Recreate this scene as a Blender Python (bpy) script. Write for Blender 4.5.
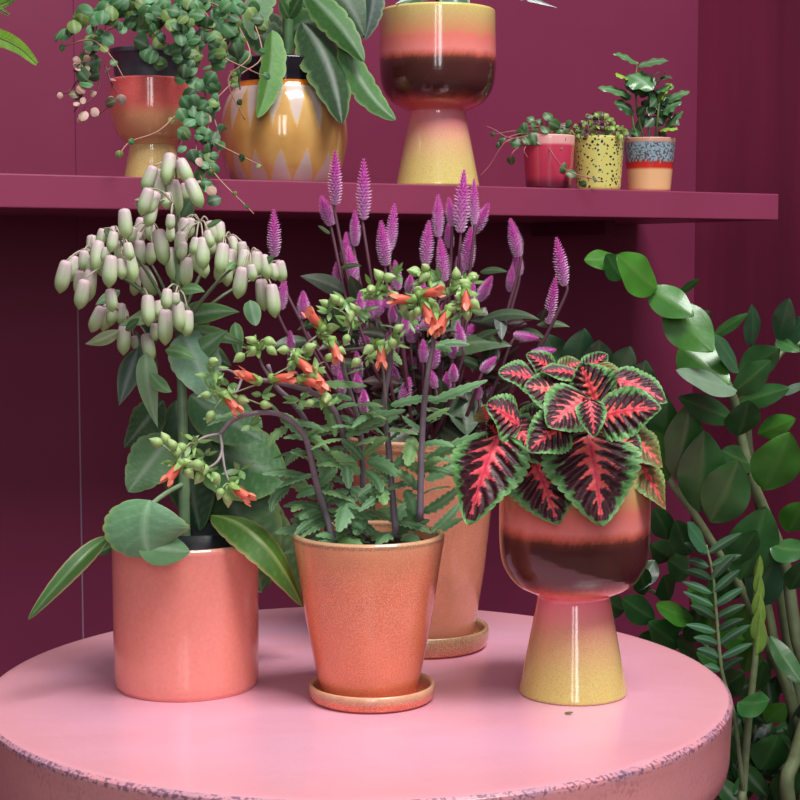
import bpy, math, random
from mathutils import Vector, Matrix, noise
random.seed(7)
PI = math.pi
D = bpy.data
scn = bpy.context.scene
COL = scn.collection
for o in list(D.objects): D.objects.remove(o)

# ------------------------------------------------------------------ camera
F = 1640.0
CAMZ = 1.16
PITCH = math.atan((400 - 260) / F)
cam = D.objects.new('camera', D.cameras.new('camera')); COL.objects.link(cam)
cam.location = (0, 0, CAMZ); cam.rotation_euler = (PI / 2 - PITCH, 0, 0)
cam.data.sensor_width = 36; cam.data.lens = F * 36 / 800
cam.data.clip_start = 0.05
scn.camera = cam
# ------------------------------------------------------------------ world + lights
w = D.worlds.new('world'); scn.world = w; w.use_nodes = True
nt = w.node_tree; nt.nodes.clear()
wo = nt.nodes.new('ShaderNodeOutputWorld'); bg = nt.nodes.new('ShaderNodeBackground')
tc = nt.nodes.new('ShaderNodeTexCoord'); sx = nt.nodes.new('ShaderNodeSeparateXYZ')
rp = nt.nodes.new('ShaderNodeValToRGB')
rp.color_ramp.elements[0].position = 0.0; rp.color_ramp.elements[0].color = (.07, .06, .06, 1)
rp.color_ramp.elements[1].position = 0.75; rp.color_ramp.elements[1].color = (.95, .98, 1.0, 1)
e = rp.color_ramp.elements.new(0.25); e.color = (.23, .23, .23, 1)
nt.links.new(tc.outputs['Generated'], sx.inputs[0]); nt.links.new(sx.outputs['Z'], rp.inputs[0])
nt.links.new(rp.outputs[0], bg.inputs[0]); bg.inputs[1].default_value = 0.55
nt.links.new(bg.outputs[0], wo.inputs[0])

def area(name, loc, target, sx_, sy_, power, col=(1, 1, 1)):
    l = D.lights.new(name, 'AREA'); l.shape = 'RECTANGLE'; l.size = sx_; l.size_y = sy_; l.energy = power; l.color = col
    o = D.objects.new(name, l); COL.objects.link(o); o.location = loc
    o.rotation_euler = (Vector(target) - Vector(loc)).to_track_quat('-Z', 'Y').to_euler()
    return o
area('skylight', (1.15, 0.35, 4.6), (0.05, 2.1, 0.9), 1.8, 1.4, 215, (1.0, .985, .97))
area('shopfront_window', (0.35, -3.0, 2.3), (0.1, 2.0, 1.0), 0.5, 2.4, 36, (.97, .98, 1.0))
area('shopfront_window', (-0.45, -3.0, 2.3), (0.1, 2.0, 1.0), 0.22, 2.4, 17, (.97, .98, 1.0))
scn.view_settings.view_transform = 'Standard'; scn.view_settings.look = 'None'
scn.view_settings.exposure = 0.0; scn.view_settings.gamma = 1
scn.view_settings.use_curve_mapping = False

# ------------------------------------------------------------------ helpers
def W(px, py, Y):
    c, s = math.cos(PITCH), math.sin(PITCH)
    x = (px - 400) / F; u = (400 - py) / F
    dy = c + s * u; dz = -s + c * u
    k = Y / dy
    return Vector((x * k, Y, CAMZ + dz * k))
def WZ(px, py, z):
    c, s = math.cos(PITCH), math.sin(PITCH)
    x = (px - 400) / F; u = (400 - py) / F
    dy = c + s * u; dz = -s + c * u
    k = (z - CAMZ) / dz
    return Vector((x * k, dy * k, z))
def lin(r, g, b):
    def f(v):
        v /= 255.0
        return v / 12.92 if v <= .04045 else ((v + .055) / 1.055) ** 2.4
    return (f(r), f(g), f(b))
def mix(a, b, t):
    t = max(0, min(1, t)); return tuple(a[i] * (1 - t) + b[i] * t for i in range(3))
def sst(a, b, x):
    t = max(0, min(1, (x - a) / (b - a))); return t * t * (3 - 2 * t)
def bands(stops, x):
    if x <= stops[0][0]: return stops[0][1]
    for (a, ca), (b, cb) in zip(stops, stops[1:]):
        if x <= b: return mix(ca, cb, (x - a) / (b - a))
    return stops[-1][1]
def catmull(pts, n=6):
    pts = [Vector(p) for p in pts]
    if len(pts) < 3: 
        return [pts[0].lerp(pts[-1], i / n) for i in range(n + 1)]
    P = [pts[0] * 2 - pts[1]] + pts + [pts[-1] * 2 - pts[-2]]
    out = []
    for i in range(1, len(P) - 2):
        for k in range(n):
            t = k / n
            out.append(.5 * ((2 * P[i]) + (P[i + 1] - P[i - 1]) * t + (2 * P[i - 1] - 5 * P[i] + 4 * P[i + 1] - P[i + 2]) * t * t + (3 * P[i] - P[i - 1] - 3 * P[i + 1] + P[i + 2]) * t ** 3))
    out.append(pts[-1]); return out
def rv(a=1.0): return Vector((random.uniform(-a, a), random.uniform(-a, a), random.uniform(-a, a)))

class MB:
    def __init__(s): s.v = []; s.f = []; s.c = []
    def add(s, p, c): s.v.append(Vector(p)); s.c.append(c if len(c) == 4 else (*c, 0.0)); return len(s.v) - 1
    def tube(s, pts, r0, r1, col, seg=8, smooth=5, col2=None, cap=True, rings=None):
        P = catmull(pts, smooth) if smooth else [Vector(p) for p in pts]
        n = len(P); prev = None; base = len(s.v)
        for i, p in enumerate(P):
            t = (P[min(i + 1, n - 1)] - P[max(i - 1, 0)]).normalized()
            if prev is None:
                a = Vector((0, 0, 1)) if abs(t.z) < .9 else Vector((1, 0, 0))
                prev = t.cross(a).normalized()
            nrm = (prev - t * prev.dot(t)).normalized(); prev = nrm; b = t.cross(nrm)
            k = i / (n - 1); r = r0 + (r1 - r0) * k
            if rings and (i % rings == 0): r *= 1.14
            c = mix(col, col2, k) if col2 else col
            for j in range(seg):
                a = 2 * PI * j / seg
                s.add(p + nrm * math.cos(a) * r + b * math.sin(a) * r, c)
        for i in range(n - 1):
            for j in range(seg):
                a = base + i * seg + j; b2 = base + i * seg + (j + 1) % seg
                s.f.append((a, b2, b2 + seg, a + seg))
        if cap:
            s.f.append(tuple(base + j for j in range(seg))[::-1]); s.f.append(tuple(base + (n - 1) * seg + j for j in range(seg)))
    def leaf(s, p0, p1, width, nrm, col, ctrl=None, a=.8, b=1.0, fold=.15, N=12, M=6, ser=0, sera=.1, sermode='tooth', wave=0, wfreq=2, curl=0, pucker=0, nv=6, t=0, basew=0.0):
        p0 = Vector(p0); p1 = Vector(p1); nrm = Vector(nrm).normalized()
        if ctrl is None: ctrl = (p0 + p1) / 2
        ctrl = Vector(ctrl); base = len(s.v); ph = random.uniform(0, 6.28)
        up = None
        for i in range(N + 1):
            v = i / N
            c = p0 * (1 - v) ** 2 + ctrl * 2 * v * (1 - v) + p1 * v * v
            tg = ((ctrl - p0) * (1 - v) + (p1 - ctrl) * v)
            if tg.length < 1e-9: tg = p1 - p0
            tg.normalize()
            n_ = nrm - tg * nrm.dot(tg)
            if n_.length < .15: n_ = (up if up else Vector((.1, -1, .3)))
            n_ = (n_ - tg * n_.dot(tg)).normalized(); up = n_
            sd = tg.cross(n_)
            wv = max(0, math.sin(PI * v ** a)) ** b
            if basew: wv = max(wv, basew * (1 - v) ** 2 if v < .2 else wv)
            if ser:
                ph_ = (v * ser) % 1.0
                if sermode == 'tooth': wv *= 1 - sera + 2 * sera * (ph_ if ph_ < .8 else (1 - ph_) * 4)
                else: wv *= 1 - sera + sera * 1.6 * math.sqrt(max(0, math.sin(PI * ph_)))
            for j in range(M + 1):
                u = 2 * j / M - 1
                x = u * width * .5 * wv
                d = -fold * abs(x) * 1.0
                d += curl * (u * u) * width * wv
                d += wave * width * math.sin(v * wfreq * 2 * PI + ph + (PI if u < 0 else 0)) * u * u
                if pucker: d += pucker * width * wv * math.cos(2 * PI * (v - .3 * abs(u)) * nv) * abs(u) * (1 - abs(u)) * 2
                s.add(c + sd * x - n_ * (-d), (col(u, v) if callable(col) else col))
        for i in range(N):
            for j in range(M):
                q = base + i * (M + 1) + j
                s.f.append((q, q + M + 1, q + M + 2, q + 1))
    def lathe(s, prof, center, col, seg=96, sub=4, tilt=None):
        # prof: list of (r,z) from outside bottom... ; col(theta,r,z,k)
        P = []
        for i in range(len(prof) - 1):
            for k in range(sub):
                t = k / sub; P.append((prof[i][0] + (prof[i + 1][0] - prof[i][0]) * t, prof[i][1] + (prof[i + 1][1] - prof[i][1]) * t, i))
        P.append((*prof[-1], len(prof) - 1))
        base = len(s.v); c = Vector(center)
        for (r, z, k) in P:
            for j in range(seg):
                th = 2 * PI * j / seg
                s.add(c + Vector((r * math.cos(th), r * math.sin(th), z)), col(th, r, z, k) if callable(col) else col)
        for i in range(len(P) - 1):
            for j in range(seg):
                a = base + i * seg + j; b = base + i * seg + (j + 1) % seg
                s.f.append((a, b, b + seg, a + seg))
        s.f.append(tuple(base + j for j in range(seg))[::-1]); s.f.append(tuple(base + (len(P) - 1) * seg + j for j in range(seg)))
    def ovoid(s, p, axis, L, R, col, seg=8, rows=6, pw=.8, col2=None):
        ax = Vector(axis).normalized(); a = ax.orthogonal().normalized(); b = ax.cross(a); p = Vector(p); base = len(s.v)
        for i in range(rows + 1):
            v = i / rows; r = R * max(.02, math.sin(PI * min(.98, max(.02, v ** pw))))
            for j in range(seg):
                t = 2 * PI * j / seg
                s.add(p + ax * L * v + a * r * math.cos(t) + b * r * math.sin(t), mix(col, col2, v) if col2 else col)
        for i in range(rows):
            for j in range(seg):
                q = base + i * seg + j; q2 = base + i * seg + (j + 1) % seg
                s.f.append((q, q2, q2 + seg, q + seg))
        s.f.append(tuple(base + j for j in range(seg))[::-1]); s.f.append(tuple(base + rows * seg + j for j in range(seg)))
    def box(s, o, ax, ay, az, col):
        o = Vector(o); ax = Vector(ax); ay = Vector(ay); az = Vector(az)
        i = [s.add(o + ax * a + ay * b + az * c, col) for a in (0, 1) for b in (0, 1) for c in (0, 1)]
        for f in ((0, 1, 3, 2), (4, 6, 7, 5), (0, 4, 5, 1), (2, 3, 7, 6), (0, 2, 6, 4), (1, 5, 7, 3)): s.f.append(tuple(i[k] for k in f))
    def mesh(s, name, mat, org=(0, 0, 0), smooth=True):
        me = D.meshes.new(name); org = Vector(org)
        me.from_pydata([v - org for v in s.v], [], s.f)
        at = me.color_attributes.new('Col', 'FLOAT_COLOR', 'POINT')
        flat = []
        for c in s.c: flat.extend(c)
        at.data.foreach_set('color', flat)
        if smooth: me.polygons.foreach_set('use_smooth', [True] * len(me.polygons))
        me.materials.append(mat); me.update()
        return me
    def build(s, name, mat, parent=None, smooth=True, label=None, solid=0, bevel=0, org=None):
        o0 = world_org(parent) if parent else Vector(org or (0, 0, 0))
        o = D.objects.new(name, s.mesh(name, mat, o0, smooth)); COL.objects.link(o)
        if parent: o.parent = parent
        else: o.location = o0
        if label: o['label'] = label
        if solid:
            m = o.modifiers.new('solid', 'SOLIDIFY'); m.thickness = solid; m.offset = 0
        if bevel:
            m = o.modifiers.new('bevel', 'BEVEL'); m.width = bevel; m.segments = 3
        return o
def world_org(o):
    p = Vector((0, 0, 0))
    while o: p += o.location; o = o.parent
    return p
def thing(name, label, cat, loc, group=None):
    o = D.objects.new(name, None); COL.objects.link(o); o.location = loc; o.empty_display_size = .03
    o['label'] = label; o['category'] = cat
    if group: o['group'] = group
    return o
def copyto(proto, parent, p, axis, sc, roll=None, name=None):
    """proto's mesh runs along +Z from origin; place copy at world p along axis"""
    o = proto.copy(); COL.objects.link(o); o.parent = parent
    q = Vector(axis).normalized().to_track_quat('Z', 'Y')
    q = q @ Matrix.Rotation(random.uniform(0, 6.28) if roll is None else roll, 3, 'Z').to_quaternion()
    o.rotation_mode = 'QUATERNION'; o.rotation_quaternion = q
    o.location = Vector(p) - world_org(parent); o.scale = sc
    return o

# ------------------------------------------------------------------ materials
def mat(name, rough=.4, coat=0, spec=.5, bump=0, bscale=60, vari=0, vscale=20, trans=0, speck=None, speckscale=300, speckw=.5, specktype='noise', bdetail=3, aniso=None, sss=0, vcol=None):
    m = D.materials.new(name); m.use_nodes = True; n = m.node_tree; n.nodes.clear(); L = n.links.new
    out = n.nodes.new('ShaderNodeOutputMaterial'); p = n.nodes.new('ShaderNodeBsdfPrincipled')
    at = n.nodes.new('ShaderNodeVertexColor'); at.layer_name = 'Col'
    tc = n.nodes.new('ShaderNodeTexCoord')
    colr = at.outputs['Color']
    p.inputs['Roughness'].default_value = rough; p.inputs['Coat Weight'].default_value = coat; p.inputs['Coat Roughness'].default_value = .06
    p.inputs['Specular IOR Level'].default_value = spec
    if vari:
        nz = n.nodes.new('ShaderNodeTexNoise'); nz.inputs['Scale'].default_value = vscale; nz.inputs['Detail'].default_value = 4
        if aniso:
            mp = n.nodes.new('ShaderNodeMapping'); mp.inputs['Scale'].default_value = aniso; L(tc.outputs['Object'], mp.inputs[0]); L(mp.outputs[0], nz.inputs['Vector'])
        else: L(tc.outputs['Object'], nz.inputs['Vector'])
        mr = n.nodes.new('ShaderNodeMapRange'); mr.inputs['From Min'].default_value = .3; mr.inputs['From Max'].default_value = .7
        mr.inputs['To Min'].default_value = 1 - vari; mr.inputs['To Max'].default_value = 1 + vari; L(nz.outputs['Fac'], mr.inputs['Value'])
        if vcol:
            mx = n.nodes.new('ShaderNodeMix'); mx.data_type = 'RGBA'; mx.inputs[7].default_value = (*vcol, 1)
            mr.inputs['To Min'].default_value = 0; mr.inputs['To Max'].default_value = vari; L(mr.outputs[0], mx.inputs[0]); L(colr, mx.inputs[6]); colr = mx.outputs[2]
        else:
            mu = n.nodes.new('ShaderNodeVectorMath'); mu.operation = 'SCALE'; L(colr, mu.inputs[0]); L(mr.outputs[0], mu.inputs['Scale']); colr = mu.outputs[0]
    if speck:
        if specktype == 'noise':
            nz = n.nodes.new('ShaderNodeTexNoise'); nz.inputs['Scale'].default_value = speckscale; nz.inputs['Detail'].default_value = 2; fo = nz.outputs['Fac']
            lo, hi = speckw, speckw + .08
        else:
            nz = n.nodes.new('ShaderNodeTexVoronoi'); nz.inputs['Scale'].default_value = speckscale; nz.inputs['Randomness'].default_value = 1
            wn = n.nodes.new('ShaderNodeTexNoise'); wn.inputs['Scale'].default_value = speckscale * 1.6; L(tc.outputs['Object'], wn.inputs['Vector'])
            ad = n.nodes.new('ShaderNodeMath'); ad.operation = 'MULTIPLY_ADD'; ad.inputs[1].default_value = .9; L(wn.outputs['Fac'], ad.inputs[0]); L(nz.outputs['Distance'], ad.inputs[2])
            fo = ad.outputs[0]; lo, hi = speckw + .05, speckw
        L(tc.outputs['Object'], nz.inputs['Vector'])
        mr = n.nodes.new('ShaderNodeMapRange'); mr.inputs['From Min'].default_value = lo; mr.inputs['From Max'].default_value = hi; L(fo, mr.inputs['Value'])
        mm = n.nodes.new('ShaderNodeMath'); mm.operation = 'MULTIPLY'; L(mr.outputs[0], mm.inputs[0]); L(at.outputs['Alpha'], mm.inputs[1])
        mx = n.nodes.new('ShaderNodeMix'); mx.data_type = 'RGBA'; mx.inputs[7].default_value = (*speck, 1); L(mm.outputs[0], mx.inputs[0]); L(colr, mx.inputs[6]); colr = mx.outputs[2]
    L(colr, p.inputs['Base Color'])
    if bump:
        nb = n.nodes.new('ShaderNodeTexNoise'); nb.inputs['Scale'].default_value = bscale; nb.inputs['Detail'].default_value = bdetail
        if aniso:
            mp2 = n.nodes.new('ShaderNodeMapping'); mp2.inputs['Scale'].default_value = aniso; L(tc.outputs['Object'], mp2.inputs[0]); L(mp2.outputs[0], nb.inputs['Vector'])
        else: L(tc.outputs['Object'], nb.inputs['Vector'])
        bp = n.nodes.new('ShaderNodeBump'); bp.inputs['Strength'].default_value = bump; bp.inputs['Distance'].default_value = .002
        L(nb.outputs['Fac'], bp.inputs['Height']); L(bp.outputs[0], p.inputs['Normal'])
    last = p.outputs[0]
    if trans:
        tr = n.nodes.new('ShaderNodeBsdfTranslucent'); L(colr, tr.inputs['Color']); ms = n.nodes.new('ShaderNodeMixShader'); ms.inputs[0].default_value = trans
        L(last, ms.inputs[1]); L(tr.outputs[0], ms.inputs[2]); last = ms.outputs[0]
    L(last, out.inputs['Surface'])
    return m
M_WALL = mat('burgundy_wall_paint', .42, bump=.35, bscale=9, vari=.08, vscale=3)
M_WALL2 = mat('brushed_burgundy_paint', .45, bump=.25, bscale=22, vari=.3, vscale=14, aniso=(1, 1, .06))
M_SHELF = mat('burgundy_shelf_paint', .38, bump=.3, bscale=25, vari=.05, vscale=8)
M_FLOOR = mat('dark_floor', .7, vari=.2, vscale=5)
M_TABLE = mat('pink_glaze_table', .28, coat=.25, bump=.5, bscale=14, vari=.45, vscale=7, vcol=lin(226, 150, 160), speck=lin(110, 80, 104), speckscale=260, speckw=.5, aniso=(1, 1.6, 1))
M_GLAZE = mat('glazed_ceramic', .14, coat=.5, bump=.12, bscale=60, speck=lin(206, 150, 104), speckscale=900, speckw=.5)
M_CORAL = mat('coral_gloss_ceramic', .2, coat=.4, bump=.06, bscale=40, vari=.05, vscale=250)
M_TERRA = mat('mottled_terracotta_glaze', .2, coat=.45, bump=.25, bscale=60, speck=lin(238, 168, 130), speckscale=900, speckw=.48, vari=.1, vscale=26)
M_OCHRE = mat('ochre_glaze', .12, coat=.6, bump=.15, bscale=50, vari=.12, vscale=22)
M_SPOT = mat('yellow_spotted_glaze', .3, coat=.3, speck=lin(28, 36, 42), speckscale=190, speckw=.74, specktype='voronoi')
M_DRIP = mat('blue_drip_glaze', .3, coat=.3, speck=lin(150, 178, 190), speckscale=330, speckw=.44)
M_CUP = mat('cup_glaze', .2, coat=.4)
M_SOIL = mat('soil', .95, bump=1, bscale=200, vari=.4, vscale=160)
M_BLACK = mat('black_plastic', .45)
M_LEAF = mat('leaf', .42, trans=.14, vari=.14, vscale=30, bump=.25, bscale=90)
M_GLOSS = mat('glossy_leaf', .36, trans=.06, vari=.2, vscale=22, bump=.3, bscale=60, spec=.6, coat=.15)
M_MATTE = mat('matte_leaf', .55, trans=.12, vari=.12, vscale=40, bump=.3, bscale=160)
M_COLEUS = mat('coleus_leaf', .5, trans=.10, bump=.35, bscale=170, vari=.18, vscale=160)
M_PETAL = mat('petal', .45, trans=.25, vari=.06, vscale=150)
M_STEM = mat('stem', .5, vari=.15, vscale=90)

# ------------------------------------------------------------------ setting
TZ = CAMZ - .438
YAW = math.radians(30)
A = Vector((math.cos(YAW), math.sin(YAW), 0)); NN = Vector((-math.sin(YAW), math.cos(YAW), 0)); UP = Vector((0, 0, 1))
S0 = Vector((0, 2.2, 0)); SZ = CAMZ + .101; STH = .040; WD = .347
def onshelf(px, wdt, z=SZ):
    k = (px - 400) / F * 1.0
    # solve x = k' * depth with small pitch: iterate
    b = S0 + NN * wdt; s = 0.0
    for _ in range(20):
        p = b + A * s; dpt = p.y * math.cos(PITCH) - (z - CAMZ) * math.sin(PITCH)
        s += (k * dpt - p.x) / A.x * .9
    p = b + A * s; p.z = z; return p, s
def struct(o): o['kind'] = 'structure'; return o
WALLC = lin(118, 42, 72)
_, s_seam = onshelf(77, WD, CAMZ)
_, s_corner = onshelf(694, WD, CAMZ)
_, s_end = onshelf(779, 0, SZ)
b = MB(); o_ = S0 + NN * WD
b.box(o_ + A * (-1.9), A * (1.9 + s_seam - .0012), NN * .05, UP * 3.0, WALLC)
b.box(o_ + A * (s_seam + .0012), A * (s_corner - s_seam), NN * .05, UP * 3.0, WALLC)
b.box(o_ + A * (-1.9) + NN * .0015, A * (1.9 + s_corner), NN * .04, UP * 3.0, WALLC)
struct(b.build('wall_back', M_WALL, smooth=False))
b = MB(); b.box(o_ + A * (s_seam - .0011) + NN * .0004, A * .0022, NN * .0015, UP * (SZ - .12), lin(150, 120, 140)); struct(b.build('trim_1', M_WALL, smooth=False))
b = MB(); co = o_ + A * (s_corner + .001)
b.box(co - NN * 2.0, A * .05, NN * 2.05, UP * 3.0, lin(116, 38, 68)); struct(b.build('wall_right', M_WALL2, smooth=False))
b = MB(); b.box((-3, -1, -.05), (5, 0, 0), (0, 5, 0), (0, 0, .05), lin(70, 60, 58)); struct(b.build('floor', M_FLOOR, smooth=False))

t = thing('wall_shelf', 'thick burgundy painted shelf running along the wall above the table', 'shelf', S0 + NN * WD + UP * (SZ - STH / 2))
b = MB(); b.box(S0 + A * (-1.35) + UP * (SZ - STH), A * (1.35 + s_end), NN * WD, UP * STH, lin(140, 58, 88))
b.build('board', M_SHELF, t, smooth=False, bevel=.0018)
for px in (585,):
    _, sb = onshelf(px, .2, SZ)
    b = MB(); b.box(S0 + A * sb + NN * (WD - .2) + UP * (SZ - STH - .022), A * .018, NN * .2, UP * .022, lin(100, 30, 60))
    b.build('bracket', M_SHELF, t, smooth=False)

# ------------------------------------------------------------------ table
TC = Vector((-.043, 1.68, TZ)); TR = .383
def tcol(th, r, z, k):
    c = lin(232, 172, 196); c = mix(c, lin(228, 156, 160), sst(.7, 1.0, r / TR) * .6) if z > -.002 else lin(232, 150, 150)
    nz = noise.noise(Vector((math.cos(th) * 9, math.sin(th) * 9, z * 30)))
    al = 0
    if -.0062 < z <= .0005 and r > TR * .9885:
        al = .8; c = mix(c, lin(166, 134, 158), .5 + .7 * nz)
    elif z > -.002: al = 0.03
    else: al = .08 + .3 * max(0, nz)
    return (*c, al)
t = thing('round_table', 'round pink glazed ceramic table with chipped purple edge, holding four potted plants', 'table', (TC.x, TC.y, 0))
prof = [(.001, -.078), (.25, -.078), (.362, -.078), (.373, -.076), (.3785, -.071), (.3805, -.060), (.382, -.02), (.3830, -.006), (.3825, -.003), (.379, -.0006), (.374, 0), (.36, 0), (.25, 0), (.12, 0), (.001, 0)]
b = MB(); b.lathe(prof, TC, lambda th, r, z, k: tcol(th, r, z, k), seg=256, sub=5)
b.build('table_top', M_TABLE, t)
b = MB(); b.lathe([(.001, 0), (.27, 0), (.28, .01), (.25, .2), (.24, .4), (.26, TZ - .0785), (.001, TZ - .0785)], (TC.x, TC.y, 0), lambda th, r, z, k: (*lin(214, 132, 134), .1), seg=96)
b.build('base', M_TABLE, t)

# ------------------------------------------------------------------ pot profiles
def pot(prof_out, base, col, matl, parent, name='pot', wall=.006, seg=128, sub=6, soil=None, soilz=None, soilcol=lin(40, 30, 26)):
    top = prof_out[-1]
    prof = [(.001, prof_out[0][1])] + list(prof_out)
    inner = [(max(.002, r - wall), max(z, wall)) for r, z in reversed(prof_out)]
    prof += [(top[0] - wall * .25, top[1] + wall * .35), (top[0] - wall * .75, top[1] + wall * .35)] + inner + [(.001, inner[-1][1])]
    b = MB(); b.lathe(prof, base, col, seg=seg, sub=sub); o = b.build(name, matl, parent)
    zs = soilz if soilz is not None else top[1] - .012
    rs = None
    for (r0, z0), (r1, z1) in zip(prof_out, prof_out[1:]):
        if min(z0, z1) <= zs <= max(z0, z1): rs = r0 + (r1 - r0) * (zs - z0) / max(1e-6, z1 - z0)
    rs = (rs or top[0]) - wall * 1.02
    b = MB()
    b.lathe([(.001, zs - .02), (rs * .95, zs - .02), (rs, zs), (rs * .6, zs + .002), (.001, zs + .003)], base, soilcol, seg=48, sub=2)
    b.build('soil', M_SOIL, parent)
    return o
def arc_profile(pts, n=5):
    P = catmull([Vector((r, z, 0)) for r, z in pts], n); return [(max(.001, p.x), p.y) for p in P]

# ---- leaf colour recipes
def lc(base, mid=None, edge=None, vein=.0, nv=7, midw=.05):
    mid = mid or mix(base, (1, 1, 1), .12)
    def f(u, v):
        e = abs(u); c = base
        if vein:
            q = (v - .3 * e) * nv; q = abs(q - round(q))
            c = mix(c, mid, vein * max(0, 1 - q * 9))
        if edge and e > .9: c = edge
        return mix(mid, c, sst(midw * .5, midw * 1.8, e))
    return f
def jit(c, a=.12):
    k = 1 + random.uniform(-a, a); h = random.uniform(-a, a) * .4
    return (c[0] * k * (1 + h), c[1] * k * 1.04, c[2] * k * (1 - h) * .84)
FRONT = Vector((0, -1, .35))

def lf(parent, bx, by, tx, ty, wpx, Y, base, dyb=0, dyt=0, sag=(0, 0), nrm=None, matl=None, name='leaf', label=None, mb=None, mid=None, edge=None, vein=.35, solid=0, nj=.35, midw=.05, **kw):
    p0 = W(bx, by, Y + dyb); p1 = W(tx, ty, Y + dyt)
    c = (p0 + p1) / 2 + Vector((sag[0] * Y / F, 0, -sag[1] * Y / F)) + Vector((0, -abs((p1 - p0).length) * .08, 0))
    own = mb is None
    m_ = MB() if own else mb
    m_.leaf(p0, p1, wpx * Y / F, (nrm if nrm is not None else FRONT) + rv(nj), lc(jit(base), mid, edge, vein, midw=midw), ctrl=c, **kw)
    if own: return m_.build(name, matl or M_LEAF, parent, label=label, solid=solid)

# ================================================================== A: bell plant in coral pot
baseA = WZ(187, 684, TZ); YA = baseA.y
tA = thing('potted_kalanchoe', 'tall plant with drooping pale green bell flowers in smooth coral cylinder pot on the table', 'potted plant', baseA, 'potted plants on the table')
sA = YA / F; RA = 73 * sA; HA = 148 * sA
CORAL = lin(242, 148, 134)
pot([(RA * .955, .0), (RA * .985, .004), (RA, .012), (RA * 1.005, HA * .5), (RA * 1.01, HA - .008), (RA * 1.025, HA - .003), (RA * 1.02, HA)], baseA, lambda th, r, z, k: mix(CORAL, lin(244, 170, 150), sst(HA * .97, HA * 1.0, z) * .6), M_CORAL, tA, soilz=HA - .02)
b = MB(); b.lathe([(.001, HA - .09), (RA * .6, HA - .09), (RA * .72, HA + .012), (RA * .69, HA + .012), (RA * .66, HA - .01), (.001, HA - .01)], baseA + Vector((.012, .008, 0)), lin(22, 24, 32), seg=48); b.build('nursery_pot', M_BLACK, tA)
G1 = lin(88, 128, 84); GD = lin(48, 84, 52); GB = lin(96, 128, 112); GG = lin(108, 150, 100)
b = MB()
stA = [W(185, 556, YA), W(184, 500, YA), W(183, 430, YA), W(181, 360, YA + .01), W(179, 300, YA), W(178, 240, YA), W(177, 195, YA)]
b.tube(stA, 6.2 * sA, 3 * sA, lin(112, 142, 104), seg=14, smooth=6, rings=7)
b.build('stem', M_STEM, tA)
nodes = [(176, 168), (174, 205), (150, 228), (200, 222), (120, 240), (225, 238), (92, 252), (250, 255), (150, 262), (195, 262), (110, 270), (262, 275), (140, 292), (180, 290), (128, 318), (165, 312)]
nodeW = []
b = MB()
for i, (x, y) in enumerate(nodes):
    dy = -.05 * math.sin(i * 2.1) - .02
    p = W(x, y, YA + dy); nodeW.append(p)
    yy = min(330, y + 60 + abs(x - 178) * .5)
    b.tube([W(179, yy, YA), W(179 + (x - 179) * .55, y + (yy - y) * .35, YA + dy * .5), p], 2.2 * sA, 1.1 * sA, lin(110, 126, 96), seg=6, smooth=4)
bells = [(370,85,1),(425,55,1.2),(470,65,1),(400,120,1.1),(441,135,1.35),(471,122,.7),(498,127,1.15),(360,148,1),(380,155,.9),(420,145,.55),(395,75,.5),(300,210,1.1),(343,235,1.1),(373,235,.7),(402,278,1.4),(465,240,1.2),(485,222,.7),(430,240,.5),(545,235,.8),(570,240,.9),(222,305,1.2),(258,345,1.15),(290,338,.7),(313,330,1.3),(341,300,1.1),(375,298,.8),(435,330,1.35),(463,288,.65),(475,348,1.1),(503,305,1.2),(523,295,1.2),(500,275,.6),(550,275,.7),(578,312,1.2),(602,325,1.1),(635,290,.7),(640,320,.9),(631,378,1.15),(662,350,.55),(675,325,.9),(700,335,.9),(725,350,.6),(745,348,.8),(692,415,1.25),(722,432,1.3),(265,262,.7),(233,250,.6),(268,240,.5),(320,245,.6),(205,275,.8),(182,315,.7),(150,342,1.0),(124,363,1.25),(170,380,.9),(198,387,1.2),(178,412,1.1),(245,300,.5),(330,387,.8),(364,378,1.2),(366,458,1.15),(395,456,.6),(415,505,1.35),(453,475,1.1),(478,495,.95),(420,425,.7),(248,480,1.1),(264,470,.9),(220,488,1.05),(288,470,.8),(300,477,.4),(297,543,1.15),(328,552,.5),(385,520,.6),(367,567,1.1),(445,425,.4),(260,428,.8),(610,275,.7),(590,352,1),(572,345,.9),(430,205,.5),(375,190,.8),(340,265,.7),(285,290,.8),(310,290,.6),(458,265,.8),(520,330,.9),(205,330,.7),(228,330,.8),(540,255,.6)]
def bell_proto(k):
    m_ = MB(); L, R = 1.0, .235; seg = 16
    prof = [(0.02, .0), (.5, .01), (.74, .05), (.86, .14), (.95, .32), (1, .5), (1, .64), (.92, .76), (.66, .87), (.32, .95), (.03, 1.0)]
    base = 0
    for (r, z) in prof:
        for j in range(seg):
            th = 2 * PI * j / seg
            rr = R * r * (1 - .10 * sst(.2, .8, z) * (1 - abs(math.cos(2 * th))) )
            c = bands([(0, lin(226, 190, 204)), (.15, lin(226, 208, 206)), (.45, lin(222, 232, 202)), (.8, lin(196, 222, 158)), (1, lin(166, 200, 120))], z)
            c = mix(c, lin(206, 190, 186) if z < .4 else lin(176, 206, 140), .5 * (abs(math.cos(2 * th)) > .93))
            m_.add((rr * math.cos(th), rr * math.sin(th), z), c)
    for i in range(len(prof) - 1):
        for j in range(seg):
            q = i * seg + j; q2 = i * seg + (j + 1) % seg; m_.f.append((q, q2, q2 + seg, q + seg))
    return D.objects.new('bell_flower', m_.mesh('bell_flower', M_PETAL))
bp_ = bell_proto(0)
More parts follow.
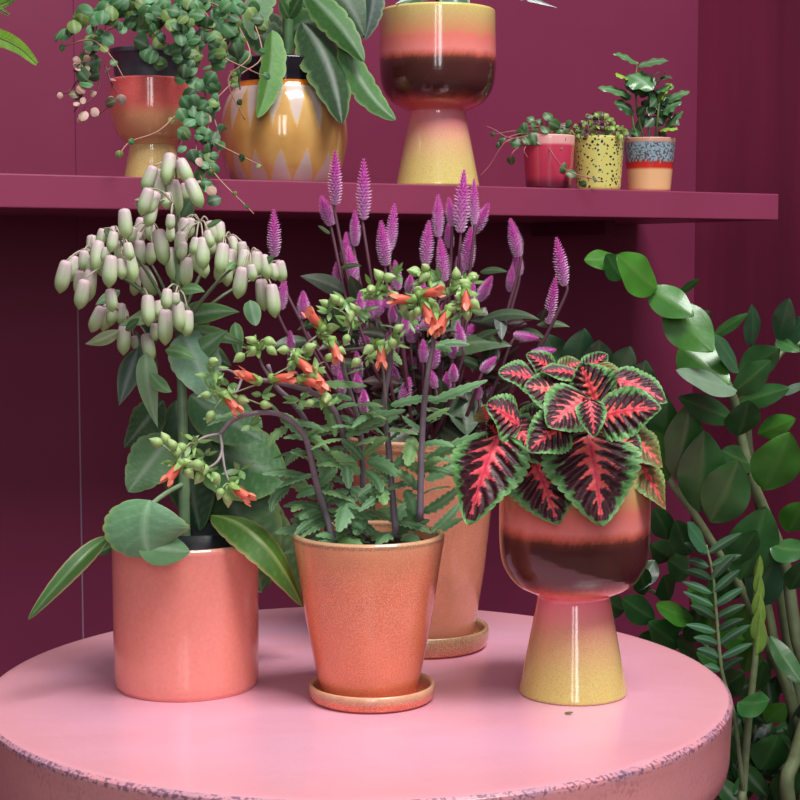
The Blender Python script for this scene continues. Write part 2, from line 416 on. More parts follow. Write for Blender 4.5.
for (cx, cy, s) in bells:
    x = 20 + cx / 2.857; y = 150 + cy / 2.857
    near = min(range(len(nodes)), key=lambda i: (nodes[i][0] - x) ** 2 + (nodes[i][1] - (y - 14)) ** 2)
    dy = nodeW[near].y - YA + random.uniform(-.03, .02) - (.015 if s > 1.1 else 0)
    L = 27.5 * s ** .85; tilt = (x - nodes[near][0]) * .012 + random.uniform(-.15, .15)
    if (cx, cy) in ((364, 378), (470, 65), (498, 127)): tilt = .45
    top = W(x - tilt * L * .4, y - L * .5, YA + dy)
    ax = Vector((tilt, random.uniform(-.25, .1), -1))
    wd = 13.2 * s ** .5 / .47 * sA
    copyto(bp_, tA, top, ax, (wd, wd, L * sA))
    mid_ = (nodeW[near] + top) / 2 + Vector((0, 0, 5 * sA))
    b.tube([nodeW[near], mid_, top], .8 * sA, .9 * sA, lin(170, 160, 140), seg=5, smooth=3)
b.build('flower_stalk', M_STEM, tA)
# leaves of A (bx,by,tx,ty,w,dyb,dyt,color,opts)
LA = [
 (184,333,216,404,50,.0,-.03,GB,dict(ser=7,sera=.05,sermode='sc',a=.62,b=.8,curl=.05)),
 (138,348,119,406,24,.02,0,lin(52,78,66),dict(a=.7)),
 (146,352,158,428,22,-.02,-.03,lin(120,150,118),dict(a=.6,sag=(-6,0))),
 (170,436,128,492,50,.0,-.02,lin(84,122,86),dict(ser=6,sera=.05,sermode='sc',a=.7,b=.7)),
 (163,400,124,448,40,.04,.04,lin(50,82,50),dict(ser=6,sera=.06,sermode='sc')),
 (150,503,108,512,10,-.04,-.06,G1,dict(a=.9)),
 (190,440,288,478,84,.05,.06,lin(50,98,48),dict(a=1.0,b=.6,ser=8,sera=.03,sermode='sc')),
 (215,440,262,592,88,.07,.05,lin(52,88,48),dict(a=.9,b=.6,ser=9,sera=.03,sermode='sc')),
 (235,470,300,596,52,.09,.08,lin(60,88,48),dict(a=.9,b=.6,ser=9,sera=.03,sermode='sc')),
 (176,400,200,532,60,.05,.05,lin(44,78,48),dict(a=.9,b=.7)),
 (190,395,262,440,56,.05,.03,lin(58,96,62),dict(a=.8,b=.7)),
 (186,360,228,330,22,0,-.02,lin(84,120,84),dict()),
 (196,345,232,366,22,.02,0,lin(60,94,62),dict()),
 (177,300,118,326,18,0,-.03,lin(88,116,78),dict(sag=(0,4))),
 (120,330,85,344,14,-.02,-.04,lin(112,122,88),dict(sag=(0,4))),
 (180,320,240,312,20,0,-.02,lin(62,100,62),dict(sag=(0,-8))),
 (186,330,246,345,16,.01,-.02,lin(78,110,72),dict(sag=(0,-6))),
 (250,300,256,326,17,-.02,-.04,lin(74,118,84),dict(b=.6)),
 (235,322,240,362,14,0,-.01,lin(70,112,64),dict(a=.6)),
 (165,350,196,360,14,-.03,-.05,G1,dict(sag=(0,-6))),
 (150,372,172,392,14,-.03,-.05,G1,dict(sag=(0,6))),
 (155,380,135,330,20,.03,.03,lin(50,80,52),dict()),
 (200,300,190,345,30,.03,.02,lin(50,80,52),dict()),
 (160,300,150,350,26,.03,.02,lin(50,80,56),dict()),
 (120,290,95,305,12,0,-.02,G1,dict()), (180,290,205,292,13,-.04,-.06,G1,dict(sag=(0,-5))), (150,215,134,203,9,-.03,-.06,G1,dict()),
 (206,226,222,220,8,-.04,-.06,G1,dict()), (112,238,104,230,12,-.04,-.06,G1,dict()), (235,262,226,270,8,-.06,-.08,G1,dict()),
 (160,196,134,200,7,-.04,-.06,G1,dict()), (178,222,192,200,20,0,-.01,lin(84,122,90),dict(a=.9,b=.7)), (190,308,178,300,13,-.05,-.07,GB,dict()),
 (145,300,165,325,18,.01,.0,lin(84,122,90),dict()), (125,330,140,318,10,-.05,-.07,G1,dict()), (262,265,275,255,8,-.05,-.06,G1,dict()),
]
for (bx, by, tx, ty, wp, db, dt, c, kw) in LA:
    sg = kw.pop('sag', (0, 0)); big = wp > 30
    kw.setdefault('a', .75)
    lf(tA, bx, by, tx, ty, wp, YA, c, db, dt, sag=sg, N=36 if big else 12, M=10 if big else 6, vein=.45 if big else .2, edge=mix(c, lin(150, 160, 90), .3), matl=M_MATTE, fold=.12, wave=.03 if big else 0, nj=.2, **kw)
# rounded front leaf with petiole
b = MB(); b.tube([W(183, 484, YA), W(165, 494, YA - .05), W(147, 508, YA - .085)], 2.6 * sA, 2.4 * sA, lin(130, 160, 120), seg=8)
b.build('petiole', M_STEM, tA)
m_ = MB(); m_.leaf(W(150, 500, YA - .085), W(150, 556, YA - .09), 84 * sA, Vector((-.1, -1, .5)), lc(lin(104, 150, 108), lin(140, 180, 140), lin(140, 170, 100), .5, nv=5), ctrl=W(138, 530, YA - .10), a=.9, b=.5, N=48, M=14, ser=7, sera=.05, sermode='sc', curl=-.08, fold=.05); m_.build('leaf', M_MATTE, tA)
m_ = MB(); m_.leaf(W(138, 545, YA - .09), W(190, 552, YA - .09), 34 * sA, Vector((-.1, -1, .6)), lc(lin(92, 138, 88)), a=.8, b=.7, N=24, M=8); m_.build('leaf', M_MATTE, tA)
# curled leaf over rim right, narrow one left
m_ = MB(); m_.leaf(W(211, 515, YA - .03), W(303, 607, YA - .06), 40 * sA, Vector((.5, -1, .9)), lc(lin(74, 122, 44), lin(140, 160, 90), lin(160, 150, 90), .3), ctrl=W(264, 518, YA - .09), a=.8, b=.7, N=40, M=10, fold=.5, ser=8, sera=.03, sermode='sc'); m_.build('leaf', M_LEAF, tA)
m_ = MB(); m_.leaf(W(107, 537, YA - .04), W(28, 620, YA - .10), 19 * sA, Vector((.5, -1, .5)), lc(lin(62, 104, 50), lin(90, 130, 70), lin(160, 150, 110), .1), ctrl=W(78, 558, YA - .09), a=.8, b=.6, N=40, M=8, fold=.5, ser=9, sera=.03, sermode='sc'); m_.build('leaf', M_LEAF, tA)
b = MB(); b.tube([W(130, 540, YA - .01), W(118, 540, YA - .035), W(106, 538, YA - .042)], 2.2 * sA, 2.4 * sA, lin(170, 160, 130), seg=8); b.build('petiole', M_STEM, tA)
m_ = MB(); m_.leaf(W(122, 540, YA), W(92, 556, YA - .0), 12 * sA, FRONT, lc(lin(50, 90, 40)), a=.8, b=.7); m_.build('leaf', M_LEAF, tA)

# ================================================================== saucers + terracotta pots
def saucer(base, R, H, label, cols, group='glazed pot saucers'):
    def c(th, r, z, k):
        n_ = noise.noise(Vector((math.cos(th) * 6, math.sin(th) * 6, z * 60)))
        return (*mix(bands(cols, z / H), lin(120, 70, 50), max(0, n_) * .5), .6)
    t = thing('pot_saucer', label, 'saucer', base, group)
    pr = [(.001, 0), (R * .90, 0), (R * .965, H * .15), (R * .99, H * .45), (R, H * .8), (R * .985, H * .97), (R * .96, H), (R * .925, H * .93), (R * .90, H * .6), (R * .86, H * .32), (R * .5, H * .28), (.001, H * .28)]
    b = MB(); b.lathe(pr, base, c, seg=96, sub=3); b.build('dish', M_TERRA, t)
    return t
baseB = WZ(372, 698, TZ); YB = baseB.y; sB = YB / F
RS = 64.5 * sB; HS = 17 * sB
saucer(baseB, RS, HS, 'small terracotta saucer under the orange tapered pot at front of the table', [(0, lin(226, 98, 68)), (.45, lin(228, 108, 78)), (.6, lin(190, 142, 114)), (1, lin(214, 176, 140))])
def terra(th, r, z, k, H, top, mid_, low):
    n_ = noise.noise(Vector((math.cos(th) * 3, math.sin(th) * 3, z * 8)))
    c = bands([(0, low), (.12, mid_), (.72 + n_ * .04, mid_), (.88 + n_ * .05, mix(mid_, top, .55)), (.97, top), (.985, lin(150, 110, 84)), (1.0, lin(196, 158, 122))], z / H)
    return (*c, .35 + .4 * (z / H))
pB0 = baseB + Vector((-.003, 0, HS * .285))
tB = thing('potted_kalanchoe', 'plant with toothed leaves and small orange tubular flowers in orange terracotta pot on saucer', 'potted plant', pB0, 'potted plants on the table')
HB = 164 * sB; RT = 77 * sB; RB = 49 * sB
pot([(RB * .95, 0), (RB, .004), (RB * 1.13, HB * .2), (RB + (RT - RB) * .56, HB * .5), (RB + (RT - RB) * .82, HB * .8), (RT * .99, HB * .96), (RT, HB)], pB0, lambda th, r, z, k: terra(th, r, z, k, HB, lin(226, 156, 116), lin(226, 122, 88), lin(216, 96, 62)), M_TERRA, tB, soilz=HB - .012, seg=160)
baseC = WZ(424, 645, TZ); YC = baseC.y; sC = YC / F
saucer(baseC, 66 * sC, 21 * sC, 'wide olive-brown glazed saucer under the tall rear pot', [(0, lin(214, 100, 70)), (.2, lin(190, 110, 80)), (.5, lin(166, 124, 92)), (1, lin(150, 134, 98))])
pC0 = baseC + Vector((-.002, 0, 21 * sC * .3))
tC = thing('potted_celosia', 'plant with upright magenta flower spikes and dark leaves in tall terracotta pot behind the others', 'potted plant', pC0, 'potted plants on the table')
HC = 207 * sC; RT2 = 76 * sC; RB2 = 52 * sC
pot([(RB2 * .95, 0), (RB2, .004), (RB2 + (RT2 - RB2) * .45, HC * .35), (RB2 + (RT2 - RB2) * .78, HC * .7), (RT2 * .99, HC * .93), (RT2 * .99, HC * .955), (RT2 * 1.01, HC * .965), (RT2 * 1.01, HC)], pC0, lambda th, r, z, k: terra(th, r, z, k, HC, lin(208, 156, 116), lin(216, 142, 116), lin(206, 130, 108)), M_TERRA, tC, soilz=HC - .015, seg=160)

# ================================================================== B: orange kalanchoe
SB = [
 [(334,543,0),(326,515,0),(318,490,-.01),(311,459,-.02),(303,434,-.03),(282,415,-.04),(255,413,-.05),(233,420,-.05),(220,434,-.06)],
 [(351,540,.02),(350,500,.02),(347,467,.01),(342,430,0),(330,405,-.01),(308,391,-.02),(285,384,-.03),(262,380,-.03),(242,378,-.03)],
 [(327,548,.04),(327,500,.04),(318,450,.03),(305,420,.02),(290,400,.01),(275,385,0),(268,365,-.01)],
 [(396,535,.0),(391,480,.0),(388,440,0),(384,405,0),(389,370,0),(392,345,-.01),(400,318,-.01),(405,300,-.02)],
 [(420,520,-.02),(421,470,-.02),(423,420,-.02),(427,380,-.03),(433,345,-.03),(436,318,-.04)],
 [(365,535,.04),(363,480,.04),(360,430,.03),(352,400,.02),(345,375,.01),(340,350,0)],
]
SCOL = lin(118, 106, 118)
for st in SB:
    b = MB(); b.tube([W(x, y, YB + d) for x, y, d in st], 3.6 * sB, 2.2 * sB, SCOL, seg=9, smooth=5, col2=lin(134, 114, 122)); b.build('stem', M_STEM, tB)
# branching peduncles
b = MB()
hubs = []
def ped(pts, r=1.5):
    q = MB(); q.tube([W(x, y, YB + d) for x, y, d in pts], r * sB, r * .7 * sB, lin(140, 128, 128), seg=6, smooth=4); hubs.append(pts[-1]); q.build('peduncle', M_STEM, tB)
ped([(220,434,-.06),(205,437,-.07),(193,444,-.08)], 1.8); ped([(220,434,-.06),(222,450,-.07),(217,462,-.08),(205,470,-.09)], 1.8); ped([(222,450,-.07),(225,470,-.08),(230,484,-.09)])
ped([(193,444,-.08),(182,455,-.08),(178,462,-.09)]); ped([(242,378,-.03),(228,370,-.04),(215,372,-.05)]); ped([(242,378,-.03),(236,392,-.05),(226,396,-.05)])
ped([(275,385,0),(262,365,-.02),(258,348,-.03)]); ped([(285,384,-.03),(290,370,-.03),(298,362,-.04)]); ped([(330,405,-.01),(318,385,-.03),(312,372,-.04)]); ped([(340,350,0),(330,340,-.02),(318,335,-.03)])
ped([(340,350,0),(350,336,-.01),(352,320,-.02)]); ped([(340,350,0),(362,348,-.02),(378,345,-.03)]); ped([(389,370,0),(392,350,-.01),(392,340,-.02)]); ped([(400,318,-.01),(392,300,-.02),(382,288,-.03)]); ped([(405,300,-.02),(412,285,-.03),(425,275,-.03)])
ped([(436,318,-.04),(440,300,-.05),(452,290,-.06)]); ped([(436,318,-.04),(425,305,-.05),(418,298,-.06)]); ped([(440,300,-.05),(462,288,-.06),(470,285,-.06)]); ped([(436,318,-.04),(455,305,-.05),(466,302,-.06)]); ped([(388,440,0),(382,360,-.03),(372,352,-.04)])
ped([(392,300,-.02),(378,295,-.03),(370,290,-.03)]); ped([(312,372,-.04),(322,390,-.05),(328,398,-.05)], 1.1); ped([(318,335,-.03),(305,345,-.04),(300,352,-.05)], 1.1)
buds4 = [(315,60),(358,70),(283,118),(383,150),(415,190),(450,225),(470,210),(473,120),(497,68),(500,30),(455,45),(625,55),(693,70),(657,92),(625,90),(640,150),(700,178),(670,222),(98,172),(140,155),(210,190),(200,225),(43,350),(110,330),(118,388),(165,363),(115,280),(272,360),(222,412),(395,272),(350,355),(372,338),(50,465),(105,555),(38,575),(185,320),(540,190),(500,165),(600,195),(160,165),(230,200),(190,250),(130,270)]
buds = [(300 + x / 4, 260 + y / 4) for x, y in buds4] + [(156,442),(165,438),(176,451),(189,473),(196,465),(220,494),(205,470),(239,358),(251,340),(272,351),(310,347),(266,405),(243,400),(326,399),(210,417),(206,395),(214,362),(291,366),(216,479),(199,478),(186,462),(270,342),(252,352),(283,350),(228,500),(234,490),(180,448),(172,444)]
def bud_proto():
    m_ = MB(); m_.ovoid((0, 0, 0), (0, 0, 1), 1, .37, lin(160, 198, 118), seg=8, rows=8, pw=.75, col2=lin(200, 218, 154))
    return D.objects.new('bud', m_.mesh('bud', M_PETAL))
bud0 = bud_proto()
for (x, y) in buds:
    h = min(hubs, key=lambda q: (q[0] - x) ** 2 + (q[1] - y) ** 2)
    d = h[2] + random.uniform(-.02, .01); L = random.uniform(11.5, 16) * sB
    ax = Vector((x - h[0] + random.uniform(-5, 5), random.uniform(-8, 2), -(y - h[1]) - 4 + random.uniform(-6, 6))).normalized()
    c = W(x, y, YB + d); p = c - ax * L * .5
    copyto(bud0, tB, p, ax, (L * .95, L * .95, L))
    hp = W(h[0], h[1], YB + h[2]); b.tube([hp, (hp + p) / 2 + Vector((0, 0, 2 * sB)), p], .75 * sB, .7 * sB, lin(150, 165, 110), seg=5, smooth=3)
OR1 = lin(244, 104, 88); OR2 = lin(246, 150, 124)
def flower_proto():
    m_ = MB(); seg = 10; pr = [(.10, .22), (.14, .35), (.165, .6), (.17, .8), (.175, .86)]
    for r, z in pr:
        for j in range(seg):
            a = 2 * PI * j / seg; m_.add((r * math.cos(a), r * math.sin(a), z), mix(OR1, OR2, (z - .3) * .8))
    for i in range(len(pr) - 1):
        for j in range(seg):
            q = i * seg + j; q2 = i * seg + (j + 1) % seg; m_.f.append((q, q2, q2 + seg, q + seg))
    for k in range(4):
        a = 2 * PI * k / 4; dx = Vector((math.cos(a), math.sin(a), 0))
        m_.leaf(dx * .14 + Vector((0, 0, .74)), dx * .22 + Vector((0, 0, 1.12)), .24, -dx + Vector((0, 0, .6)), OR2, a=.8, N=6, M=4)
    f = D.objects.new('flower', m_.mesh('flower', M_PETAL))
    m2 = MB(); m2.ovoid((0, 0, -.02), (0, 0, 1), .5, .19, lin(150, 186, 100), pw=.6, rows=6)
    for k in range(4):
        a = 2 * PI * k / 4 + .7; dx = Vector((math.cos(a), math.sin(a), 0))
        m2.leaf(dx * .12 + Vector((0, 0, .1)), dx * .24 + Vector((0, 0, .58)), .2, dx, lin(150, 186, 100), a=.7, N=6, M=4)
    return f, D.objects.new('calyx', m2.mesh('calyx', M_PETAL))
fl0, cal0 = flower_proto()
flowers = [(427,311,.3,-1),(434,322,-.05,-1),(444,319,-.5,-1),(430,293,1,.2),(403,299,-1,.0),(466,298,0,-1),(381,355,.05,-1),(315,320,-.7,.9),(335,350,.3,-.9),(319,380,.5,-.9),(303,364,.6,-.6),(231,403,.7,-.8),(282,378,1,.05),(174,472,-.7,-.9),(241,493,.9,-.55),(249,377,-.6,.3),(310,382,1,-.2)]
for (x, y, dx, dz) in flowers:
    h = min(hubs, key=lambda q: (q[0] - x) ** 2 + (q[1] - y) ** 2); d = h[2] - .02
    ax = Vector((dx, -.35, dz)).normalized(); L = 27 * sB; p = W(x, y, YB + d) - ax * L * .55
    o = copyto(fl0, tB, p, ax, (L, L, L)); c = cal0.copy(); COL.objects.link(c); c.parent = o; c['label'] = 'pale green calyx'
    hp = W(h[0], h[1], YB + h[2]); b.tube([hp, (hp + p) / 2, p], .8 * sB, .8 * sB, lin(150, 150, 115), seg=5, smooth=3)
b.build('flower_stalk', M_STEM, tB)
KG = lin(100, 152, 110); KG2 = lin(124, 168, 108); KD = lin(74, 122, 86)
LB = [(308,475,262,474,16,(0,-8)),(318,500,275,474,15,(0,-8)),(290,487,271,512,13,(-8,-8)),(320,530,275,533,16,(0,-8)),(319,452,327,496,13,(4,0)),(346,455,349,489,15,(0,0)),(333,474,308,445,13,(6,0)),(350,495,338,532,22,(0,0)),(350,488,374,512,16,(6,-6)),(366,462,398,478,16,(4,-10)),(365,470,381,493,14,(8,-4)),(414,436,407,466,17,(0,0)),(425,460,488,432,13,(0,-4)),(425,480,478,446,13,(4,4)),(422,512,462,484,13,(4,4)),(432,532,462,500,13,(0,4)),(434,534,464,518,9,(0,-4)),(420,506,398,536,24,(-4,0)),(345,430,406,410,13,(0,-4)),(280,415,306,438,12,(4,0)),(325,406,335,437,12,(4,0)),(288,428,268,448,11,(-6,-6)),(302,450,286,466,12,(-6,-4)),(317,384,367,386,12,(0,-4)),(344,436,400,416,12,(0,-4)),(430,402,488,380,12,(0,-2)),(390,405,440,398,12,(0,-6)),(360,475,330,452,14,(0,-8)),(363,455,388,438,13,(0,-6)),(363,460,341,440,12,(0,-6)),(390,470,414,452,12,(4,-6)),(391,480,372,462,13,(0,-8)),(420,490,396,472,13,(0,-8)),(421,470,442,460,13,(0,-8)),(423,430,402,416,12,(-4,-4)),(384,420,366,402,12,(0,-4)),(386,410,352,428,12,(-6,-8)),(424,420,450,408,11,(4,-4)),(318,490,296,498,14,(0,-8)),(322,510,300,520,14,(-4,-8)),(326,520,350,512,14,(0,-6)),(348,510,372,520,16,(0,-8)),(352,520,376,535,16,(4,-6)),(392,510,370,520,16,(0,-6)),(394,520,412,500,15,(2,-6)),(334,538,362,546,18,(0,-8)),(396,530,376,545,18,(0,-6)),(340,535,318,545,18,(0,-6)),(410,530,430,520,16,(0,-6)),(372,535,395,545,24,(0,-4)),(400,540,420,543,20,(0,-4)),(318,486,338,470,13,(0,-6)),(311,459,290,452,12,(0,-4)),(360,430,340,415,11,(0,-4)),(358,425,380,420,11,(0,-4)),(388,440,408,425,12,(0,-4)),(300,395,320,392,9,(0,-2)),(255,413,262,428,7,(0,0)),(250,412,232,402,8,(0,0)),(433,345,452,352,10,(0,-4)),(436,345,470,345,10,(0,-6)),(400,330,380,325,9,(0,-4)),(390,350,402,365,9,(2,0)),(310,530,290,520,13,(0,-8)),(304,480,284,484,12,(0,-6)),(312,505,292,512,13,(-4,-8)),(342,400,310,405,10,(0,-4)),(345,375,365,368,9,(0,-3)),(282,415,268,402,9,(0,-3)),(310,438,296,425,10,(0,-3)),(330,510,345,530,16,(4,0)),(365,510,355,535,17,(0,0)),(405,490,415,515,15,(4,0)),(378,480,385,505,15,(2,0)),(300,440,318,428,10,(0,-4)),(400,460,425,478,13,(4,-6)),(340,470,362,452,12,(2,-4)),(330,480,322,508,14,(-2,0))]
for st in SB:
    P = catmull([Vector((x, y, d)) for x, y, d in st], 4)
    for i, p in enumerate(P[:-3]):
        if p.y < 400 or random.random() < .5: continue
        k = (p.y - 385) / 160
        for q in range(2 if p.y > 500 else 1):
            a = random.choice([0, PI]) + random.uniform(-.7, .7); L = 28 + 20 * k * random.uniform(.5, 1)
            LB.append((p.x, p.y, p.x + L * math.cos(a), p.y - L * math.sin(a) * .6 + 6, 8 + 5 * k, (0, -8)))
for i, (bx, by, tx, ty, wp, sg) in enumerate(LB):
    d = random.uniform(-.03, .045); ln = math.hypot(tx - bx, ty - by)
    d0 = .0 if by < 500 else .02
    cc = random.choice([KG, KG, KG2, KD]); kw = dict(ser=7 if ln > 35 else 5, sera=.24, a=.72, b=.6, N=42, M=4, fold=.35)
    lf(tB, bx, by, tx, ty, wp * .95, YB, cc, d0, d0 + d - .02, sag=sg, nrm=Vector((0, -.7, .8)) if abs(ty - by) < 16 else FRONT, matl=M_MATTE, vein=.0, midw=.06, mid=mix(cc, lin(160, 190, 140), .4), edge=mix(cc, lin(170, 190, 140), .5), nj=.3, **kw)
for h in hubs:
    b = MB()
    for k in range(9):
        a = random.uniform(0, 6.28); L = random.uniform(9, 17)
        ex = h[0] + random.uniform(-7, 7); ey = h[1] + random.uniform(-6, 8)
        lf(None, ex, ey, ex + L * math.cos(a), ey - L * math.sin(a) * .8, random.uniform(3.5, 6), YB, lin(136, 172, 104), h[2], h[2] - random.uniform(-.01, .02), mb=b, N=6, M=4, vein=0)
    b.build('bract', M_LEAF, tB)
for (x, y) in [(250, 425), (262, 395), (300, 400), (228, 385), (212, 390), (205, 455), (240, 470), (345, 300), (330, 312), (360, 310), (410, 320), (450, 320), (470, 310), (395, 275), (440, 280)]:
    b = MB()
    for k in range(5):
        a = random.uniform(0, 6.28); L = random.uniform(10, 20)
        lf(None, x, y, x + L * math.cos(a), y - L * math.sin(a) * .8, random.uniform(4, 7), YB, lin(126, 166, 108), -.03, -.04, mb=b, N=6, M=4, vein=0)
    b.build('bract', M_LEAF, tB)

# ================================================================== C: celosia
def spike_proto():
    m_ = MB(); rows = 19
    def rad(v): return .155 * max(0, math.sin(PI * (.14 + .86 * v))) ** .75 * (1 - .35 * v) + .012
    def cc(v): return bands([(0, lin(250, 220, 248)), (.3, lin(248, 176, 240)), (.6, lin(246, 124, 226)), (1, lin(236, 88, 190))], v)
    prof = [(rad(i / rows) * .7, i / rows) for i in range(rows + 1)]
    m_.lathe(prof, (0, 0, 0), lambda th, r, z, k: mix(cc(z), lin(190, 50, 160), .6), seg=10, sub=1)
    for i in range(rows):
        v = (i + .2) / rows; n_ = 9 if v < .7 else 7
        for j in range(n_):
            a = 2 * PI * (j + (i % 2) * .5) / n_ + random.uniform(-.1, .1); d = Vector((math.cos(a), math.sin(a), 0)); sd = Vector((-d.y, d.x, 0))
            r = rad(v); p = d * r * .55 + Vector((0, 0, v)); tip = d * r * random.uniform(1.2, 1.45) + Vector((0, 0, v + .05)); w_ = r * .26
            cB = mix(cc(v), lin(190, 50, 160), .3); cT = mix(cc(v), (1, .94, 1), .6 if v < .55 else .25)
            i0 = [m_.add(p + sd * w_, cB), m_.add(p - sd * w_, cB), m_.add(p + Vector((0, 0, .035)), cB), m_.add(tip, cT), m_.add(p - Vector((0, 0, .01)), cB)]
            m_.f += [(i0[0], i0[2], i0[3]), (i0[1], i0[3], i0[2]), (i0[0], i0[3], i0[4]), (i0[1], i0[4], i0[3])]
    return D.objects.new('flower_spike', m_.mesh('flower_spike', M_PETAL, smooth=False))
sp0 = spike_proto()
spk = [(195,8,125,34,0),(260,25,160,36,-.0),(175,105,175,34,-.35),(240,140,220,28,0),(55,140,245,34,0),(325,125,230,30,.1),(305,165,265,36,-.1),(220,190,265,28,0),(232,225,305,34,-.15),(200,255,310,28,0),(335,255,320,26,-.1),(430,105,200,30,0),(405,165,265,34,.08),(485,50,190,40,.06),(512,70,170,24,0),(528,125,190,32,.45),(458,110,175,24,-.1),(440,205,300,32,-.1),(500,180,275,36,.1),(455,170,225,26,-.1),(605,160,245,34,-.22),(612,235,288,30,0),(598,265,325,28,.1),(710,205,310,34,-.18),(690,290,400,30,.15),(75,295,365,26,.12),(122,325,385,30,0),(92,415,470,22,0),(537,290,345,30,.5),(365,285,330,24,.1),(630,412,440,26,1.7),(670,450,473,26,1.4),(565,530,575,36,.9),(400,550,600,24,.1),(275,330,385,32,0),(372,385,440,36,.1),(420,440,500,34,.2),(505,300,360,22,.2),(520,530,570,24,-.1),(465,490,530,24,0),(480,235,290,28,0),(355,370,420,26,.2),(395,300,350,24,0),(545,470,510,20,.8),(440,350,400,26,.1),(480,395,450,26,-.2),(240,480,530,24,0),(330,430,480,24,.2)]
for _k in range(26):
    _x = random.gauss(330, 110); _y = random.uniform(310, 560)
    if 110 < _x < 590: spk.append((_x, _y, _y + random.uniform(38, 62), random.uniform(24, 32), random.choice([0, .1, -.1, .3, -.3, .8, -.8])))
stemsC = {}
for i, (x, y0, y1, wd, tl) in enumerate(spk):
    X = 250 + x / 2.286; Y0_ = 150 + y0 / 2.286; Y1_ = 150 + y1 / 2.286; cx, cy = X, (Y0_ + Y1_) / 2
    horiz = abs(tl) > 1.0
    L = (Y1_ - Y0_) if not horiz else 24
    if .4 < abs(tl) <= 1: L *= 1.15
    d = random.uniform(-.05, .06); 
    if y0 > 290: d = random.uniform(-.07, .0)
    if horiz: d = -.05
    ax = Vector((math.sin(tl), random.uniform(-.15, .1), math.cos(tl))).normalized()
    p = W(cx, cy, YC + d) - ax * L * sC * .5
    wd_ = max(wd / 2.286, 11) / .36
    L *= 1.04
    copyto(sp0, tC, p, ax, (wd_ * sC, wd_ * sC, L * sC))
    stemsC[i] = (p, ax, cx, d)
grp = MB()
for i, (p, ax, cx, d) in stemsC.items():
    bx = 424 + (cx - 424) * .28 + random.uniform(-10, 10)
    q0 = W(bx, 452, YC + d * .4); q1 = p - Vector((ax.x * .3, 0, 1)) * .012
    mid_ = q0.lerp(q1, .55) + Vector(((cx - 424) * .05 * sC, 0, 0))
    if random.random() < .75 or abs(cx - 424) > 60:
        m_ = MB(); m_.tube([q0, mid_, q1, p + ax * .005], 2.3 * sC, 1.2 * sC, lin(92, 34, 52), seg=7, smooth=6, col2=lin(110, 78, 92)); m_.build('stem', M_STEM, tC)
    else: grp.tube([q0, mid_, q1, p + ax * .005], 1.5 * sC, 1. * sC, lin(92, 34, 52), seg=6, smooth=6)
if grp.v: grp.build('side_shoots', M_STEM, tC)
CG = lin(62, 88, 60); CD = lin(52, 56, 46); CM = lin(70, 44, 48); CX = lin(84, 104, 84)
LC = [(442,352,512,346,30,CG,(0,-14),Vector((0,-.6,.8))),(464,388,467,436,36,CG,(0,0),FRONT),(345,293,300,276,18,lin(70,78,76),(6,-4),FRONT),(480,322,540,320,12,lin(66,84,64),(0,-14),FRONT),(470,345,500,330,12,CG,(0,-4),FRONT),(500,310,502,340,13,lin(60,72,70),(0,0),FRONT),(490,340,486,375,18,CD,(4,0),FRONT),(340,268,362,266,7,CG,(0,-3),FRONT),(330,232,318,226,8,CG,(0,0),FRONT),(480,272,508,272,8,CG,(0,-4),FRONT),(540,322,546,308,12,CD,(0,0),FRONT),(420,430,380,445,26,CD,(0,-6),FRONT),(450,440,500,446,24,CD,(0,-6),FRONT),(440,425,470,445,22,CD,(0,0),FRONT),(400,420,372,400,22,CG,(0,0),FRONT),(445,420,440,378,22,CG,(0,0),FRONT),(500,360,520,345,14,CM,(0,0),FRONT),(490,400,512,385,18,CM,(0,-3),FRONT),(345,330,330,305,14,CG,(0,0),FRONT),(360,300,350,275,14,CG,(0,0),FRONT)]
for (bx, by, tx, ty, wp, c, sg, nr) in LC:
    lf(tC, bx, by, tx, ty, wp, YC, c, -.03, -.06, sag=sg, nrm=nr, matl=M_LEAF, N=22, M=8, a=.7, b=.85, vein=.35, mid=mix(c, lin(150, 160, 140), .25), nj=.15, pucker=.02)
b = MB()
for k in range(260):
    v = random.random(); cx = 424 + random.gauss(0, 1) * (22 + 34 * v); cy = 448 - v * 130
    a = random.uniform(-.4, PI + .4); L = random.uniform(20, 42)
    if not 300 < cx < 550: continue
    lf(None, cx, cy, cx + L * math.cos(a), cy - L * math.sin(a) * .7 + random.uniform(0, 14), L * .34, YC, random.choice([CG, CD, CM, CM, CX]), random.uniform(-.04, .09), random.uniform(-.06, .10), mb=b, N=8, M=4, sag=(0, -6), vein=0, nj=.6)
b.build('foliage', M_LEAF, tC)

